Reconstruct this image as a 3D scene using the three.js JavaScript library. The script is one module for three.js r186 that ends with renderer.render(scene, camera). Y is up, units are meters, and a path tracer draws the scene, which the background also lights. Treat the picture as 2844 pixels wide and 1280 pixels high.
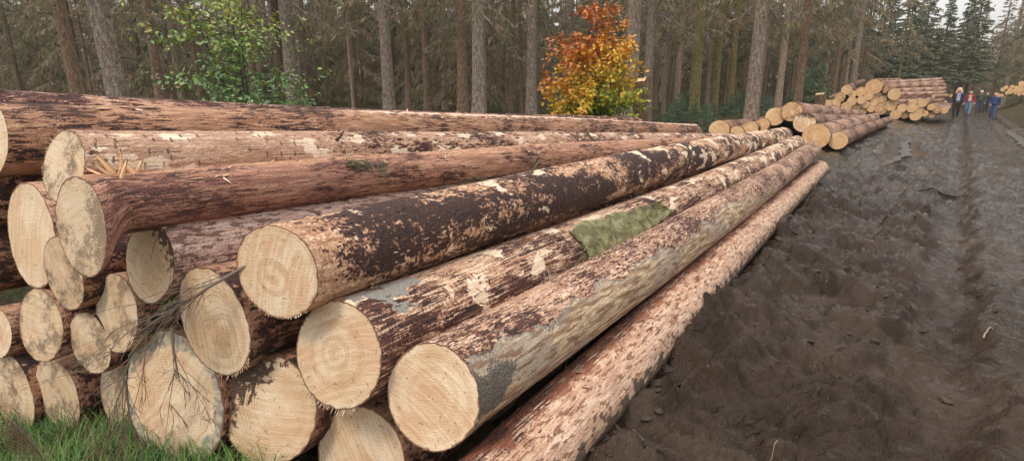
import * as THREE from 'three';
import { mergeGeometries, mergeVertices } from 'three/addons/utils/BufferGeometryUtils.js';
import { MarchingCubes } from 'three/addons/objects/MarchingCubes.js';

// ---------------------------------------------------------------- camera, sky, sun, exposure
const scene = new THREE.Scene();
const camera = new THREE.PerspectiveCamera(44.97, 1024 / 460, 0.05, 900);
camera.position.set(0, 1.55, 0);
camera.rotation.set(THREE.MathUtils.degToRad(-13.94), 0, 0);
scene.fog = new THREE.FogExp2(0xe8dcc8, 0.001);
const renderer = new THREE.WebGLRenderer({ antialias: true });
renderer.setSize(1024, 460);
renderer.shadowMap.enabled = true;
renderer.toneMapping = THREE.LinearToneMapping;
renderer.toneMappingExposure = 1.18;
const SUN_DIR = new THREE.Vector3(-0.42, 0.8, 0.42).normalize();
const sun = new THREE.DirectionalLight(0xfff5e8, 1.5);
sun.position.copy(SUN_DIR).multiplyScalar(60).add(new THREE.Vector3(4, 0, -8));
sun.target.position.set(4, 0, -8);
sun.castShadow = true;
sun.shadow.radius = 26;
sun.shadow.mapSize.set(2048, 2048);
Object.assign(sun.shadow.camera, { left: -45, right: 45, top: 45, bottom: -45, near: 1, far: 160 });
scene.add(sun, sun.target);

// ---------------------------------------------------------------- helpers: random, noise, colour
let seedState = 1;
const seed = (n) => { seedState = (n * 2654435761) >>> 0; };
const rnd = () => { seedState = (seedState + 0x6d2b79f5) >>> 0; let t = seedState; t = Math.imul(t ^ (t >>> 15), t | 1); t ^= t + Math.imul(t ^ (t >>> 7), t | 61); return ((t ^ (t >>> 14)) >>> 0) / 4294967296; };
const rr = (a, b) => a + (b - a) * rnd();
const PERM = new Uint16Array(1024), VAL = new Float32Array(512);
seed(7);
{ const p = []; for (let i = 0; i < 512; i++) p.push(i); for (let i = 511; i > 0; i--) { const j = Math.floor(rnd() * (i + 1)); [p[i], p[j]] = [p[j], p[i]]; } for (let i = 0; i < 1024; i++) PERM[i] = p[i & 511]; for (let i = 0; i < 512; i++) VAL[i] = rnd(); }
function vn(x, y, z) {                                             // value noise 0..1
  const xf = Math.floor(x), yf = Math.floor(y), zf = Math.floor(z);
  let u = x - xf, v = y - yf, w = z - zf;
  u = u * u * (3 - 2 * u); v = v * v * (3 - 2 * v); w = w * w * (3 - 2 * w);
  const X = xf & 511, Y = yf & 511, Z = zf & 511, X1 = (X + 1) & 511, Y1 = (Y + 1) & 511, Z1 = (Z + 1) & 511;
  const a0 = PERM[X], a1 = PERM[X1];
  const b00 = PERM[a0 + Y], b10 = PERM[a1 + Y], b01 = PERM[a0 + Y1], b11 = PERM[a1 + Y1];
  const p0 = VAL[PERM[b00 + Z]], p1 = VAL[PERM[b10 + Z]], p2 = VAL[PERM[b01 + Z]], p3 = VAL[PERM[b11 + Z]], q0 = VAL[PERM[b00 + Z1]], q1 = VAL[PERM[b10 + Z1]], q2 = VAL[PERM[b01 + Z1]], q3 = VAL[PERM[b11 + Z1]];
  const e = p0 + (p1 - p0) * u, f = p2 + (p3 - p2) * u, g = q0 + (q1 - q0) * u, h = q2 + (q3 - q2) * u;
  const s = e + (f - e) * v, t = g + (h - g) * v;
  return s + (t - s) * w;
}
const fbm = (x, y, z, o = 4) => { let s = 0, a = 0.5, n = 0; for (let i = 0; i < o; i++) { s += a * vn(x, y, z); n += a; a *= 0.5; x = x * 2.03 + 17.1; y = y * 2.03 + 5.3; z = z * 2.03 + 9.7; } return s / n; };
const ss = (a, b, x) => { let t = (x - a) / (b - a); t = t < 0 ? 0 : t > 1 ? 1 : t; return t * t * (3 - 2 * t); };
const lerp = (a, b, t) => a + (b - a) * t;
const clamp = (x, a = 0, b = 1) => (x < a ? a : x > b ? b : x);
const V3 = (x, y, z) => new THREE.Vector3(x, y, z);
const mix3 = (a, b, t) => [a[0] + (b[0] - a[0]) * t, a[1] + (b[1] - a[1]) * t, a[2] + (b[2] - a[2]) * t];
const s2l = (c) => { c /= 255; return c <= 0.04045 ? c / 12.92 : Math.pow((c + 0.055) / 1.055, 2.4); };
const RGB = (r, g, b) => new THREE.Color().setRGB(s2l(r), s2l(g), s2l(b));
const usedNames = new Map();
const numbered = (n) => { const k = usedNames.get(n) || 0; usedNames.set(n, k + 1); return k ? n + '_' + String(k).padStart(3, '0') : n; };
function thing(name, label, category, pos = [0, 0, 0], group) {
  const o = new THREE.Group(); o.name = numbered(name); o.position.set(...pos); o.userData = { label, category };
  if (group) o.userData.group = group;
  scene.add(o); return o;
}
function part(name, geo, mat, parent) { const m = new THREE.Mesh(geo, mat); m.name = name; m.castShadow = m.receiveShadow = true; parent.add(m); return m; }
function structure(name, geo, mat, label, category) { const m = part(name, geo, mat, scene); m.name = numbered(name); m.userData = { kind: 'structure', label, category }; return m; }
function dataTex(w, h, arr, srgb = true) {
  const t = new THREE.DataTexture(arr, w, h, THREE.RGBAFormat, THREE.UnsignedByteType);
  t.magFilter = THREE.LinearFilter; t.minFilter = THREE.LinearMipmapLinearFilter; t.wrapS = t.wrapT = THREE.RepeatWrapping; t.generateMipmaps = true;
  if (srgb) t.colorSpace = THREE.SRGBColorSpace; t.needsUpdate = true; return t;
}
function greyTex(w, h, arr) {
  const t = new THREE.DataTexture(arr, w, h, THREE.RedFormat, THREE.UnsignedByteType);
  t.magFilter = THREE.LinearFilter; t.minFilter = THREE.LinearFilter; t.wrapS = t.wrapT = THREE.RepeatWrapping; t.needsUpdate = true; return t;
}

// tileable fields: soft fractal noise and ragged flakes (cells), looked up with wrap-around
function fractalField(n, base, oct, sd) {
  const a = new Float32Array(n * n); let amp = 1, tot = 0;
  for (let o = 0; o < oct; o++, amp *= 0.55) {
    const f = base << o, g = new Float32Array(f * f * 2); seed(sd * 91 + o); for (let i = 0; i < f * f; i++) { const an = rnd() * Math.PI * 2; g[i * 2] = Math.cos(an); g[i * 2 + 1] = Math.sin(an); }
    tot += amp;
    for (let j = 0; j < n; j++) { const y = j / n * f, yi = Math.floor(y), v = y - yi, y1 = (yi + 1) % f, fv = v * v * v * (v * (v * 6 - 15) + 10);
      for (let i = 0; i < n; i++) { const x = i / n * f, xi = Math.floor(x), u = x - xi, x1 = (xi + 1) % f, fu = u * u * u * (u * (u * 6 - 15) + 10);
        const A = (yi * f + xi) * 2, B = (yi * f + x1) * 2, D = (y1 * f + xi) * 2, E = (y1 * f + x1) * 2;
        const a0 = g[A] * u + g[A + 1] * v, b0 = g[B] * (u - 1) + g[B + 1] * v, d0 = g[D] * u + g[D + 1] * (v - 1), e0 = g[E] * (u - 1) + g[E + 1] * (v - 1);
        const s = a0 + (b0 - a0) * fu, t = d0 + (e0 - d0) * fu; a[j * n + i] += amp * (s + (t - s) * fv); } }
  }
  for (let i = 0; i < a.length; i++) a[i] = clamp(0.5 + a[i] / tot * 1.15);
  return a;
}
const FN = 512, PN = fractalField(FN, 4, 6, 1), PF = fractalField(FN, 32, 4, 2), PM = fractalField(FN, 8, 6, 3), PC = fractalField(FN, 8, 2, 4), PD = fractalField(FN, 16, 3, 5);
const WN = 1024, WC = 48, WID = new Float32Array(WN * WN), WED = new Float32Array(WN * WN), WI2 = new Float32Array(WN * WN);
{
  seed(404); const px = new Float32Array(WC * WC), py = new Float32Array(WC * WC), id = new Float32Array(WC * WC), i2 = new Float32Array(WC * WC);
  for (let i = 0; i < WC * WC; i++) { px[i] = rnd(); py[i] = rnd(); id[i] = rnd(); i2[i] = rnd(); }
  for (let j = 0; j < WN; j++) for (let i = 0; i < WN; i++) {
    const wx = (PF[(j >> 1) * FN + (i >> 1)] - 0.5) * 1.6, wy = (PF[((j >> 1) ^ 200) * FN + ((i >> 1) ^ 77)] - 0.5) * 1.6;
    const x = i / WN * WC + wx, y = j / WN * WC + wy, xi = Math.floor(x), yi = Math.floor(y); let d1 = 9, d2 = 9, k = 0;
    for (let b = -1; b <= 1; b++) for (let a = -1; a <= 1; a++) { const X = xi + a, Y = yi + b, c = ((Y % WC + WC) % WC) * WC + ((X % WC + WC) % WC), dx = X + px[c] - x, dy = Y + py[c] - y, d = dx * dx + dy * dy; if (d < d1) { d2 = d1; d1 = d; k = c; } else if (d < d2) d2 = d; }
    const q = j * WN + i; WID[q] = id[k]; WI2[q] = i2[k]; WED[q] = Math.sqrt(d2) - Math.sqrt(d1);
  }
}
function smp(F, u, v) {                                             // soft field, bilinear, u and v in tiles
  u = (u - Math.floor(u)) * FN; v = (v - Math.floor(v)) * FN; const i = u | 0, j = v | 0, a = u - i, b = v - j, i1 = (i + 1) & 511, j0 = (j & 511) * FN, j1 = ((j + 1) & 511) * FN, i0 = i & 511;
  const p = F[j0 + i0], q = F[j1 + i0]; const s = p + (F[j0 + i1] - p) * a, t = q + (F[j1 + i1] - q) * a; return s + (t - s) * b;
}
const cell = (u, v) => ((((v - Math.floor(v)) * WN) | 0) & 1023) * WN + ((((u - Math.floor(u)) * WN) | 0) & 1023);
// overcast sky, computed
{
  const w = 512, h = 256, d = new Float32Array(w * h * 4);
  for (let j = 0; j < h; j++) for (let i = 0; i < w; i++) {
    const el = ((j + 0.5) / h - 0.5) * Math.PI, az = (i / w) * Math.PI * 2, ce = Math.cos(el);
    const x = Math.cos(az) * ce, y = Math.sin(el), z = Math.sin(az) * ce;
    const n = fbm(x * 2.6 + 3, y * 5 + 1, z * 2.6 + 7, 5), blue = ss(0.5, 0.66, n);
    let L = 0.78 + 0.5 * Math.max(0, y); if (y < 0) L = 0.3;
    L *= 0.86 + 0.3 * ss(0.3, 0.6, n);
    const c = mix3([1.0, 1.0, 1.01], [0.78, 0.86, 0.97], blue * 0.55), k = (j * w + i) * 4;
    d[k] = c[0] * L; d[k + 1] = c[1] * L; d[k + 2] = c[2] * L; d[k + 3] = 1;
  }
  const t = new THREE.DataTexture(d, w, h, THREE.RGBAFormat, THREE.FloatType);
  t.mapping = THREE.EquirectangularReflectionMapping; t.magFilter = t.minFilter = THREE.LinearFilter; t.needsUpdate = true;
  scene.background = t; scene.environment = t;
}

// ---------------------------------------------------------------- ground: forest floor, muddy track, bank
const ROAD = [0.62, -0.785];                                       // direction along the track
const toQ = (x, z) => x * 0.785 + z * 0.62, toT = (x, z) => x * 0.62 - z * 0.785;
const toXZ = (t, q) => [t * 0.62 + q * 0.785, -t * 0.785 + q * 0.62];
const TRACK_L = (t) => -1.15, TRACK_R = (t) => lerp(3.2, 2.2, ss(4, 26, t));
const puddleQ = (t) => -1.12 + 0.12 * Math.sin(t * 0.8);
function groundBase(t, q) {
  const nearW = 1 - ss(9, 12, t);
  let h = nearW * (-0.3 * ss(-1.9, -3.9, q) * (1 - ss(2, 8, t)) + 0.66 * ss(-4.4, -7.4, q) + 0.28 * ss(-4.2, -5.5, q) * (1 - ss(3, 8, t)));
  h += (1 - nearW) * (0.3 * ss(-1.3, -2.5, q) + 0.32 * ss(-3.0, -6.5, q)) + 0.08 * ss(22, 28, t) * ss(-2, -5, q);
  const qr = TRACK_R(t); h += 1.25 * ss(qr, qr + 3.2, q) * ss(-2, 30, t + 12);
  h += 0.5 * ss(9, 40, Math.abs(q)) * (fbm(t * 0.03, q * 0.03, 2, 2) - 0.3);
  return h;
}
function ground(t, q) {
  let h = groundBase(t, q);
  const rough = smp(PN, t / 5.3, q / 5.3) - 0.5;
  const inTrack = ss(-2.4 - 1.6 * ss(8, 9.5, t), -1.2 - 0.8 * ss(8, 9.5, t), q) * (1 - ss(TRACK_R(t) - 0.2, TRACK_R(t) + 0.6, q));
  const far = 1 - ss(14, 40, t);
  if (inTrack > 0.01) {
    const heap = Math.exp(-Math.pow((q + 0.84 + 0.067 * (Math.min(t, 10) - 0.83)) / 0.3, 2)) * (0.3 + 1.4 * smp(PC, t / 5.1, 0.2)) * (1 - 0.8 * ss(8, 11, t)) * 0.18;
    const w1 = smp(PN, t / 1.9, q / 2.6) - 0.5, w2 = smp(PN, t / 0.8 + 0.3, q / 1.5) - 0.5, edge = ss(0.35, -0.6, q + 0.9 * (smp(PN, t / 4, 0.6) - 0.5));
    const [x, z] = toXZ(t, q), clod = smp(PC, x / 4.2 + 0.2 * w1, z / 2.3 + 0.15 * w2) - 0.5, clod2 = Math.abs(smp(PC, x / 2.6 + 0.3 * w1, z / 1.25 + 0.4 + 0.2 * w2) - 0.5), clod3 = Math.abs(smp(PD, x / 2.4 + 0.3 * w2, z / 1.2 + 0.1) - 0.5), fine = smp(PD, x / 1.5, z / 0.8 + 0.3) - 0.5;
    const treadMask = ss(0.44, 0.56, smp(PN, t / 6 + 0.3, q / 4)), tread = Math.sin((t + 0.3 * q + 0.5 * w1) * 2 * Math.PI / 0.17 + 3 * w2);
    const lane = (d) => { d = Math.abs(d) / 0.2; return -Math.exp(-d * d * d * d) + 0.45 * Math.exp(-(d - 1.55) * (d - 1.55) * 5); }, r1 = lane(q - 0.12 - 0.25 * w1), r2 = lane(q - 1.62 - 0.2 * w1), rut = 0.085 * (r1 + r2), inRut = clamp(-Math.min(r1, r2));
    h += inTrack * (heap + rut + 0.14 * w1 * (0.5 + edge) + 0.05 * w2 * (0.4 + edge) + (1 - 0.55 * inRut) * (0.4 + 0.8 * edge) * (0.13 * clod + 0.13 * (clod2 - 0.12) + 0.065 * (clod3 - 0.1)) * (0.22 + 0.78 * (1 - ss(7, 20, t))) + (0.5 + edge) * 0.016 * fine * (1 - 0.7 * ss(8, 24, t)) + 0.016 * tread * Math.max(treadMask * 0.7, inRut) * far * (1 - 0.6 * edge));
    const pd = Math.hypot((t - 19) / 4.2, (q - puddleQ(t)) / 0.4); h = lerp(-0.085, h, ss(0.6, 1.4, pd));
    const pe = Math.hypot((t - 27) / 6, (q - 1.72) / 0.34); h = lerp(-0.085, h, ss(0.6, 1.4, pe));
  } else h += 0.2 * rough + 0.06 * (smp(PM, t / 1.9, q / 1.9) - 0.5);
  return h;
}
const gh = (x, z) => ground(toT(x, z), toQ(x, z));
const qs = [], ts = [];
{
  let q = -1.2; const left = []; let st = 0.03; while (q > -2.7) { left.push(q); q -= 0.032; } while (q > -4.6) { left.push(q); q -= 0.06; } st = 0.08; while (q > -420) { left.push(q); q -= st; st *= 1.13; } left.reverse(); qs.push(...left);
  for (q = -1.2 + 0.021; q < 2.3; q += 0.021) qs.push(q);
  st = 0.03; while (q < 420) { qs.push(q); q += st; st *= 1.15; }
  let t = 0.6, b = []; st = 0.1; while (t > -1.4) { t -= 0.06; b.push(t); } while (t > -260) { t -= st; b.push(t); st *= 1.35; } b.reverse(); ts.push(...b);
  t = 0.6; st = 0.022; while (t < 500) { ts.push(t); t += st; if (t > 3.2) st *= 1.0135; }
}
function groundSheet(i0, i1, tint) {
  const nq = i1 - i0 + 1, nt = ts.length, pos = new Float32Array(nq * nt * 3), uv = new Float32Array(nq * nt * 2), col = new Float32Array(nq * nt * 3), idx = [];
  for (let a = 0; a < nt; a++) for (let b = 0; b < nq; b++) {
    const t = ts[a], q = qs[i0 + b], [x, z] = toXZ(t, q), k = a * nq + b;
    pos[k * 3] = x; pos[k * 3 + 1] = ground(t, q); pos[k * 3 + 2] = z; uv[k * 2] = x; uv[k * 2 + 1] = z;
    const c = tint(t, q); col[k * 3] = c[0]; col[k * 3 + 1] = c[1]; col[k * 3 + 2] = c[2];
    if (a && b) { const p = k - nq - 1; idx.push(p, p + 1, k, p, k, k - 1); }
  }
  const g = new THREE.BufferGeometry(); g.setAttribute('position', new THREE.BufferAttribute(pos, 3)); g.setAttribute('uv', new THREE.BufferAttribute(uv, 2)); g.setAttribute('color', new THREE.BufferAttribute(col, 3));
  g.setIndex(idx); g.computeVertexNormals(); return g;
}
// fine relief and wetness of mud and litter, 1.3 m a tile
const mudBump = (() => { const n = 1024, a = new Uint8Array(n * n), r = new Uint8Array(n * n);
  for (let j = 0; j < n; j++) for (let i = 0; i < n; i++) { const x = i / n, y = j / n, w = 0.03 * (smp(PM, x, y) - 0.5), cl = cell(x + w, y + w * 2), cl2 = cell(x * 2 + w, y * 2); a[j * n + i] = 255 * clamp(0.4 + 0.5 * (smp(PM, x * 2 + w, y * 2) - 0.5) + 0.4 * (smp(PF, x, y) - 0.5) + 0.22 * (WID[cl] - 0.5) * ss(0, 0.25, WED[cl]) + 0.12 * (WID[cl2] - 0.5)); r[j * n + i] = 255 * clamp(0.74 + 1.1 * (smp(PN, x, y) - 0.5) + 0.3 * (smp(PF, x, y) - 0.5)); }
  return { bump: greyTex(n, n, a), rough: greyTex(n, n, r) }; })();
for (const k of ['bump', 'rough']) mudBump[k].repeat.set(1 / 1.3, 1 / 1.3);
const mudMat = new THREE.MeshPhysicalMaterial({ vertexColors: true, roughness: 1.0, roughnessMap: mudBump.rough, bumpMap: mudBump.bump, bumpScale: 0.022, specularIntensity: 0.13 });
const floorMat = new THREE.MeshPhysicalMaterial({ vertexColors: true, roughness: 0.95, bumpMap: mudBump.bump, bumpScale: 0.05, specularIntensity: 0.3 });
const MUD = [0.048, 0.032, 0.0225], MUD2 = [0.07, 0.048, 0.035], MUD3 = [0.029, 0.0195, 0.0145], LITTER = [0.085, 0.05, 0.028], GREENG = [0.045, 0.062, 0.022];
const mudTint = (t, q) => { const a = fbm(t * 1.1, q * 1.5, 4, 3), b = fbm(t * 7, q * 6, 9, 3); let c = mix3(MUD, MUD2, ss(0.42, 0.68, a)); c = mix3(c, MUD3, ss(0.5, 0.7, b) * 0.7); c = mix3(c, [0.1, 0.074, 0.052], ss(0.66, 0.74, fbm(t * 2.2, q * 2.5, 1.5, 3))); return mix3(c, GREENG, 0.3 * ss(0.58, 0.68, fbm(t * 1.7, q * 2, 12, 3)) * Math.max(ss(-0.95, -1.15, q) * ss(8, 10, t), ss(TRACK_R(t) - 0.5, TRACK_R(t) + 0.3, q))); };
const floorTint = (t, q) => { const a = smp(PN, t / 7, q / 7), b = smp(PM, t / 2.1, q / 2.1), n = smp(PN, t / 3.1 + 0.4, q / 2.2); let c = mix3(LITTER, [0.05, 0.036, 0.022], ss(0.42, 0.6, b)); c = mix3(c, GREENG, ss(0.44, 0.54, a) * 0.85); return mix3(c, mix3(mudTint(t, q), GREENG, 0.35 * ss(0.56, 0.6, n)), ss(-5.2, -3.4, q + 3 * (n - 0.5)) * ss(1.5, 3, t)); };
const bankTint = (t, q) => { const a = fbm(t * 0.5, q * 0.9, 24, 3), b = fbm(t * 4, q * 4, 29, 3); let c = mix3([0.075, 0.05, 0.03], [0.11, 0.075, 0.042], b); c = mix3(c, [0.07, 0.075, 0.028], ss(0.42, 0.6, a)); return mix3(mudTint(t, q), c, ss(TRACK_R(t) - 0.2, TRACK_R(t) + 0.7, q)); };
const iL = qs.findIndex((q) => q >= -2.6), iR = qs.findIndex((q) => q >= 2.25);
structure('forest_floor', groundSheet(0, iL, floorTint), floorMat, 'litter and moss covered forest floor behind the log pile', 'ground');
structure('muddy_track', groundSheet(iL, iR, (t, q) => mix3(floorTint(t, q), mudTint(t, q), ss(-2.6, -1.2, q))), mudMat, 'churned dark brown mud of the forest track', 'track');
structure('track_bank', groundSheet(iR, qs.length - 1, bankTint), floorMat, 'grassy bank rising along the muddy track', 'ground');
console.log('ground', qs.length, ts.length);
// puddles lie in the ruts
const waterMat = new THREE.MeshPhysicalMaterial({ color: new THREE.Color().setRGB(0.07, 0.058, 0.047), roughness: 0.32, specularIntensity: 1, ior: 1.33 });
function puddle(tc, lt, w, qf, label) {                              // a long thin sheet of water lying in its hollow
  const n = 48, p = [], idx = []; for (let i = 0; i <= n; i++) { const u = i / n * 2 - 1, t = tc + u * lt, hw = w * Math.sqrt(1 - u * u) * (0.45 + 1.1 * smp(PC, t / 9, 0.3)), c = qf(t) + 0.25 * (smp(PC, t / 7, 0.8) - 0.5); for (const e of [-1, 1]) { const [x, z] = toXZ(t, c + e * hw); p.push(x, -0.03, z); } if (i) idx.push(2 * i - 2, 2 * i, 2 * i - 1, 2 * i - 1, 2 * i, 2 * i + 1); }
  const g = new THREE.BufferGeometry(); g.setAttribute('position', new THREE.Float32BufferAttribute(p, 3)); g.setIndex(idx); g.computeVertexNormals(); structure('puddle', g, waterMat, label, 'puddle');
}
puddle(19, 4.2, 0.11, puddleQ, 'long shallow puddle in the track beside the second log pile'); puddle(27, 5, 0.13, () => 1.72, 'shallow puddle at the foot of the track bank');

// ---------------------------------------------------------------- bark and cut-face textures
const K = new Float64Array(3);                                      // the colour being mixed
const put = (c) => { K[0] = c[0]; K[1] = c[1]; K[2] = c[2]; };
const mixTo = (c, t) => { K[0] += (c[0] - K[0]) * t; K[1] += (c[1] - K[1]) * t; K[2] += (c[2] - K[2]) * t; };
const C = { wood: [226, 184, 156], tan: [206, 158, 126], pink: [168, 122, 98], ochre: [170, 124, 88], brown: [124, 78, 58], dark: [62, 34, 30], black: [38, 24, 22], white: [238, 218, 192] };
const UPOW = 0.68;                                                  // texture columns lie closer together towards the cut face
function barkTexture(L, R, sd, o) {
  const w = o.w || 1792, h = o.h || 400, img = new Uint8Array(w * h * 4), hgt = new Uint8Array(w * h), S = sd * 0.137;
  const p = { bark: 0.35, len: 0.03, wide: 2, long: 0.09, base: C.tan, light: C.wood, mid: C.pink, dark: C.dark, flake: 0.6, fibre: 0.5, white: 0, bias: null, extra: null, vary: 1, ...o };
  const out = { H: 0, m: 0 };
  const X = new Float32Array(w), LX = new Float32Array(w); for (let i = 0; i < w; i++) { X[i] = Math.pow((i + 0.5) / w, 1 / UPOW) * L; LX[i] = smp(PN, X[i] / 2.3 + S, S); }
  seed(sd * 7 + 5); const KN = Array.from({ length: w }, () => []); for (let x = 0.5; x < L; x += rr(0.35, 0.8)) { const n = 1 + Math.floor(rnd() * 2.4), a0 = rnd() * 6.28; for (let k = 0; k < n; k++) { const kn = [x + rr(-0.06, 0.06), a0 + k * 2.2 + rr(-0.4, 0.4), rr(0.012, 0.026)]; for (let i = 0; i < w; i++) if (Math.abs(X[i] - kn[0]) < kn[2] * 2.1) KN[i].push(kn); } }
  for (let j = 0; j < h; j++) {
    const v = (j + 0.5) / h, th = v * Math.PI * 2;
    for (let i = 0; i < w; i++) {
      const x = X[i], lowx = LX[i];
      const wb = smp(PF, x / 0.5 + S, v * 3) - 0.5, low = smp(PN, x / 2.6 + S, v * 1 + S * 3), mid = smp(PM, x / 0.9, v * 2 + S), fib = smp(PF, x / 4 + S, v * 3), fib2 = smp(PM, x / 1.3, v * 7 + S), fine = smp(PF, x / 0.28, v * 4);
      const a = cell(x / (p.len * WC) + wb * 0.012 + S, v * p.wide + wb * 0.01), b = cell(x / (p.long * WC) + S * 2, v * 1 + wb * 0.02);
      const id = WID[a], ed = WED[a], idb = WID[b]; let kh = 0;
      const cover = p.bark + p.vary * (1.5 * (low - 0.5) + 0.7 * (mid - 0.5)) + (p.bias ? p.bias(x, th) : 0) + 0.3 * (lowx - 0.5);
      const d = 0.54 * id + 0.14 * idb + 0.36 * fib2 + 0.25 * (fine - 0.5) - 0.02;
      const m = ss(cover + 0.025, cover - 0.025, d), mb = ss(cover + 0.16, cover + 0.02, d);
      const lng = smp(PM, x / 3.2 + S, v * 3 + S * 2);
      put(p.base); mixTo(p.light, ss(0.25, 0.8, WI2[a] * p.flake + fib * (1 - p.flake))); mixTo(p.mid, 0.7 * ss(0.44, 0.66, 0.6 * lng + 0.4 * fib2));
      const str = ss(0.47, 0.6, fib), st2 = ss(0.5, 0.42, fib2); mixTo(p.light, p.fibre * 0.6 * str); mixTo(C.brown, p.fibre * 0.6 * st2 * (0.5 + 0.5 * WI2[b])); mixTo(C.ochre, 0.18 * ss(0.52, 0.62, smp(PN, x / 1.7, v * 3 + S)));
      mixTo(C.brown, mb * 0.5); mixTo(WI2[a] > 0.5 ? p.dark : C.black, m * (0.84 + 0.12 * fib)); mixTo(C.brown, 0.4 * m * ss(0.5, 0.62, fine) * WI2[b]);
      for (const kn of KN[i]) { const dx = (x - kn[0]) / kn[2], dt = angle(th, kn[1]) * R / kn[2] * 1.4, dd = dx * dx + dt * dt; if (dd < 4) { const k2 = ss(1.5, 0.5, dd + 0.8 * (fine - 0.5)), k3 = ss(4, 1.2, dd) * 0.35; mixTo(C.brown, k3); mixTo(dd < 0.25 ? [88, 56, 42] : [150, 108, 80], k2 * 0.85); kh = Math.max(kh, 0.28 * ss(3, 0.3, dd)); } }
      const f = 0.86 + 0.28 * fine; K[0] *= f; K[1] *= f; K[2] *= f;
      out.H = 0.36 + 0.24 * m + p.flake * 0.3 * (id - 0.5) * (0.4 + 0.6 * ss(0, 0.12, ed)) - 0.14 * p.flake * ss(0.1, 0, ed) + 0.3 * p.fibre * (fib2 - 0.5) + 0.3 * (fine - 0.5) + 0.25 * (mid - 0.5) + kh; out.m = m;
      if (p.white) { const wv = smp(PM, x / 1.9 + S * 5, v * 1 + S) + 0.05 * (fine - 0.5) + 0.04 * (id - 0.5) + p.white(x, th), wm = ss(0.615, 0.625, wv); if (wm > 0) { mixTo(fib > 0.52 ? C.white : [218, 192, 162], wm * 0.96); out.H = lerp(out.H, 0.3 + 0.2 * (fine - 0.5), wm); } }
      if (p.extra) p.extra(x, th, out, { fib, fib2, mid, low, fine, id, idb, ed, v });
      const k = j * w + i; img[k * 4] = clamp(K[0], 0, 255); img[k * 4 + 1] = clamp(K[1], 0, 255); img[k * 4 + 2] = clamp(K[2], 0, 255); img[k * 4 + 3] = 255; hgt[k] = 255 * clamp(out.H);
    }
  }
  const sample = (t, v) => { const X = Math.min(w - 2, Math.pow(clamp(t, 0, 0.9999), UPOW) * w | 0), Y = (((v % 1) + 1) % 1) * h | 0, Y1 = (Y + 1) % h; return (hgt[Y * w + X] + hgt[Y * w + X + 1] + hgt[Y1 * w + X] + hgt[Y1 * w + X + 1]) / 1020; };
  const mat = new THREE.MeshStandardMaterial({ map: dataTex(w, h, img), bumpMap: greyTex(w, h, hgt), bumpScale: o.bump || 0.014, roughness: 0.84 });
  return { mat, sample };
}
const angle = (a, b) => { let d = (a - b) % (Math.PI * 2); if (d > Math.PI) d -= Math.PI * 2; if (d < -Math.PI) d += Math.PI * 2; return d; };
const DEG = Math.PI / 180;
const faceBump = (() => { const n = 512, a = new Uint8Array(n * n); for (let j = 0; j < n; j++) for (let i = 0; i < n; i++) { const x = i / n, y = j / n; a[j * n + i] = 255 * clamp(0.5 + 0.5 * (smp(PF, x * 2.3, y * 2.3) - 0.5) + 0.22 * (smp(PM, x * 0.35 + y * 0.1, y * 7 - x) - 0.5) + 0.3 * (smp(PM, x, y) - 0.5)); } return greyTex(n, n, a); })();
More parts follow.
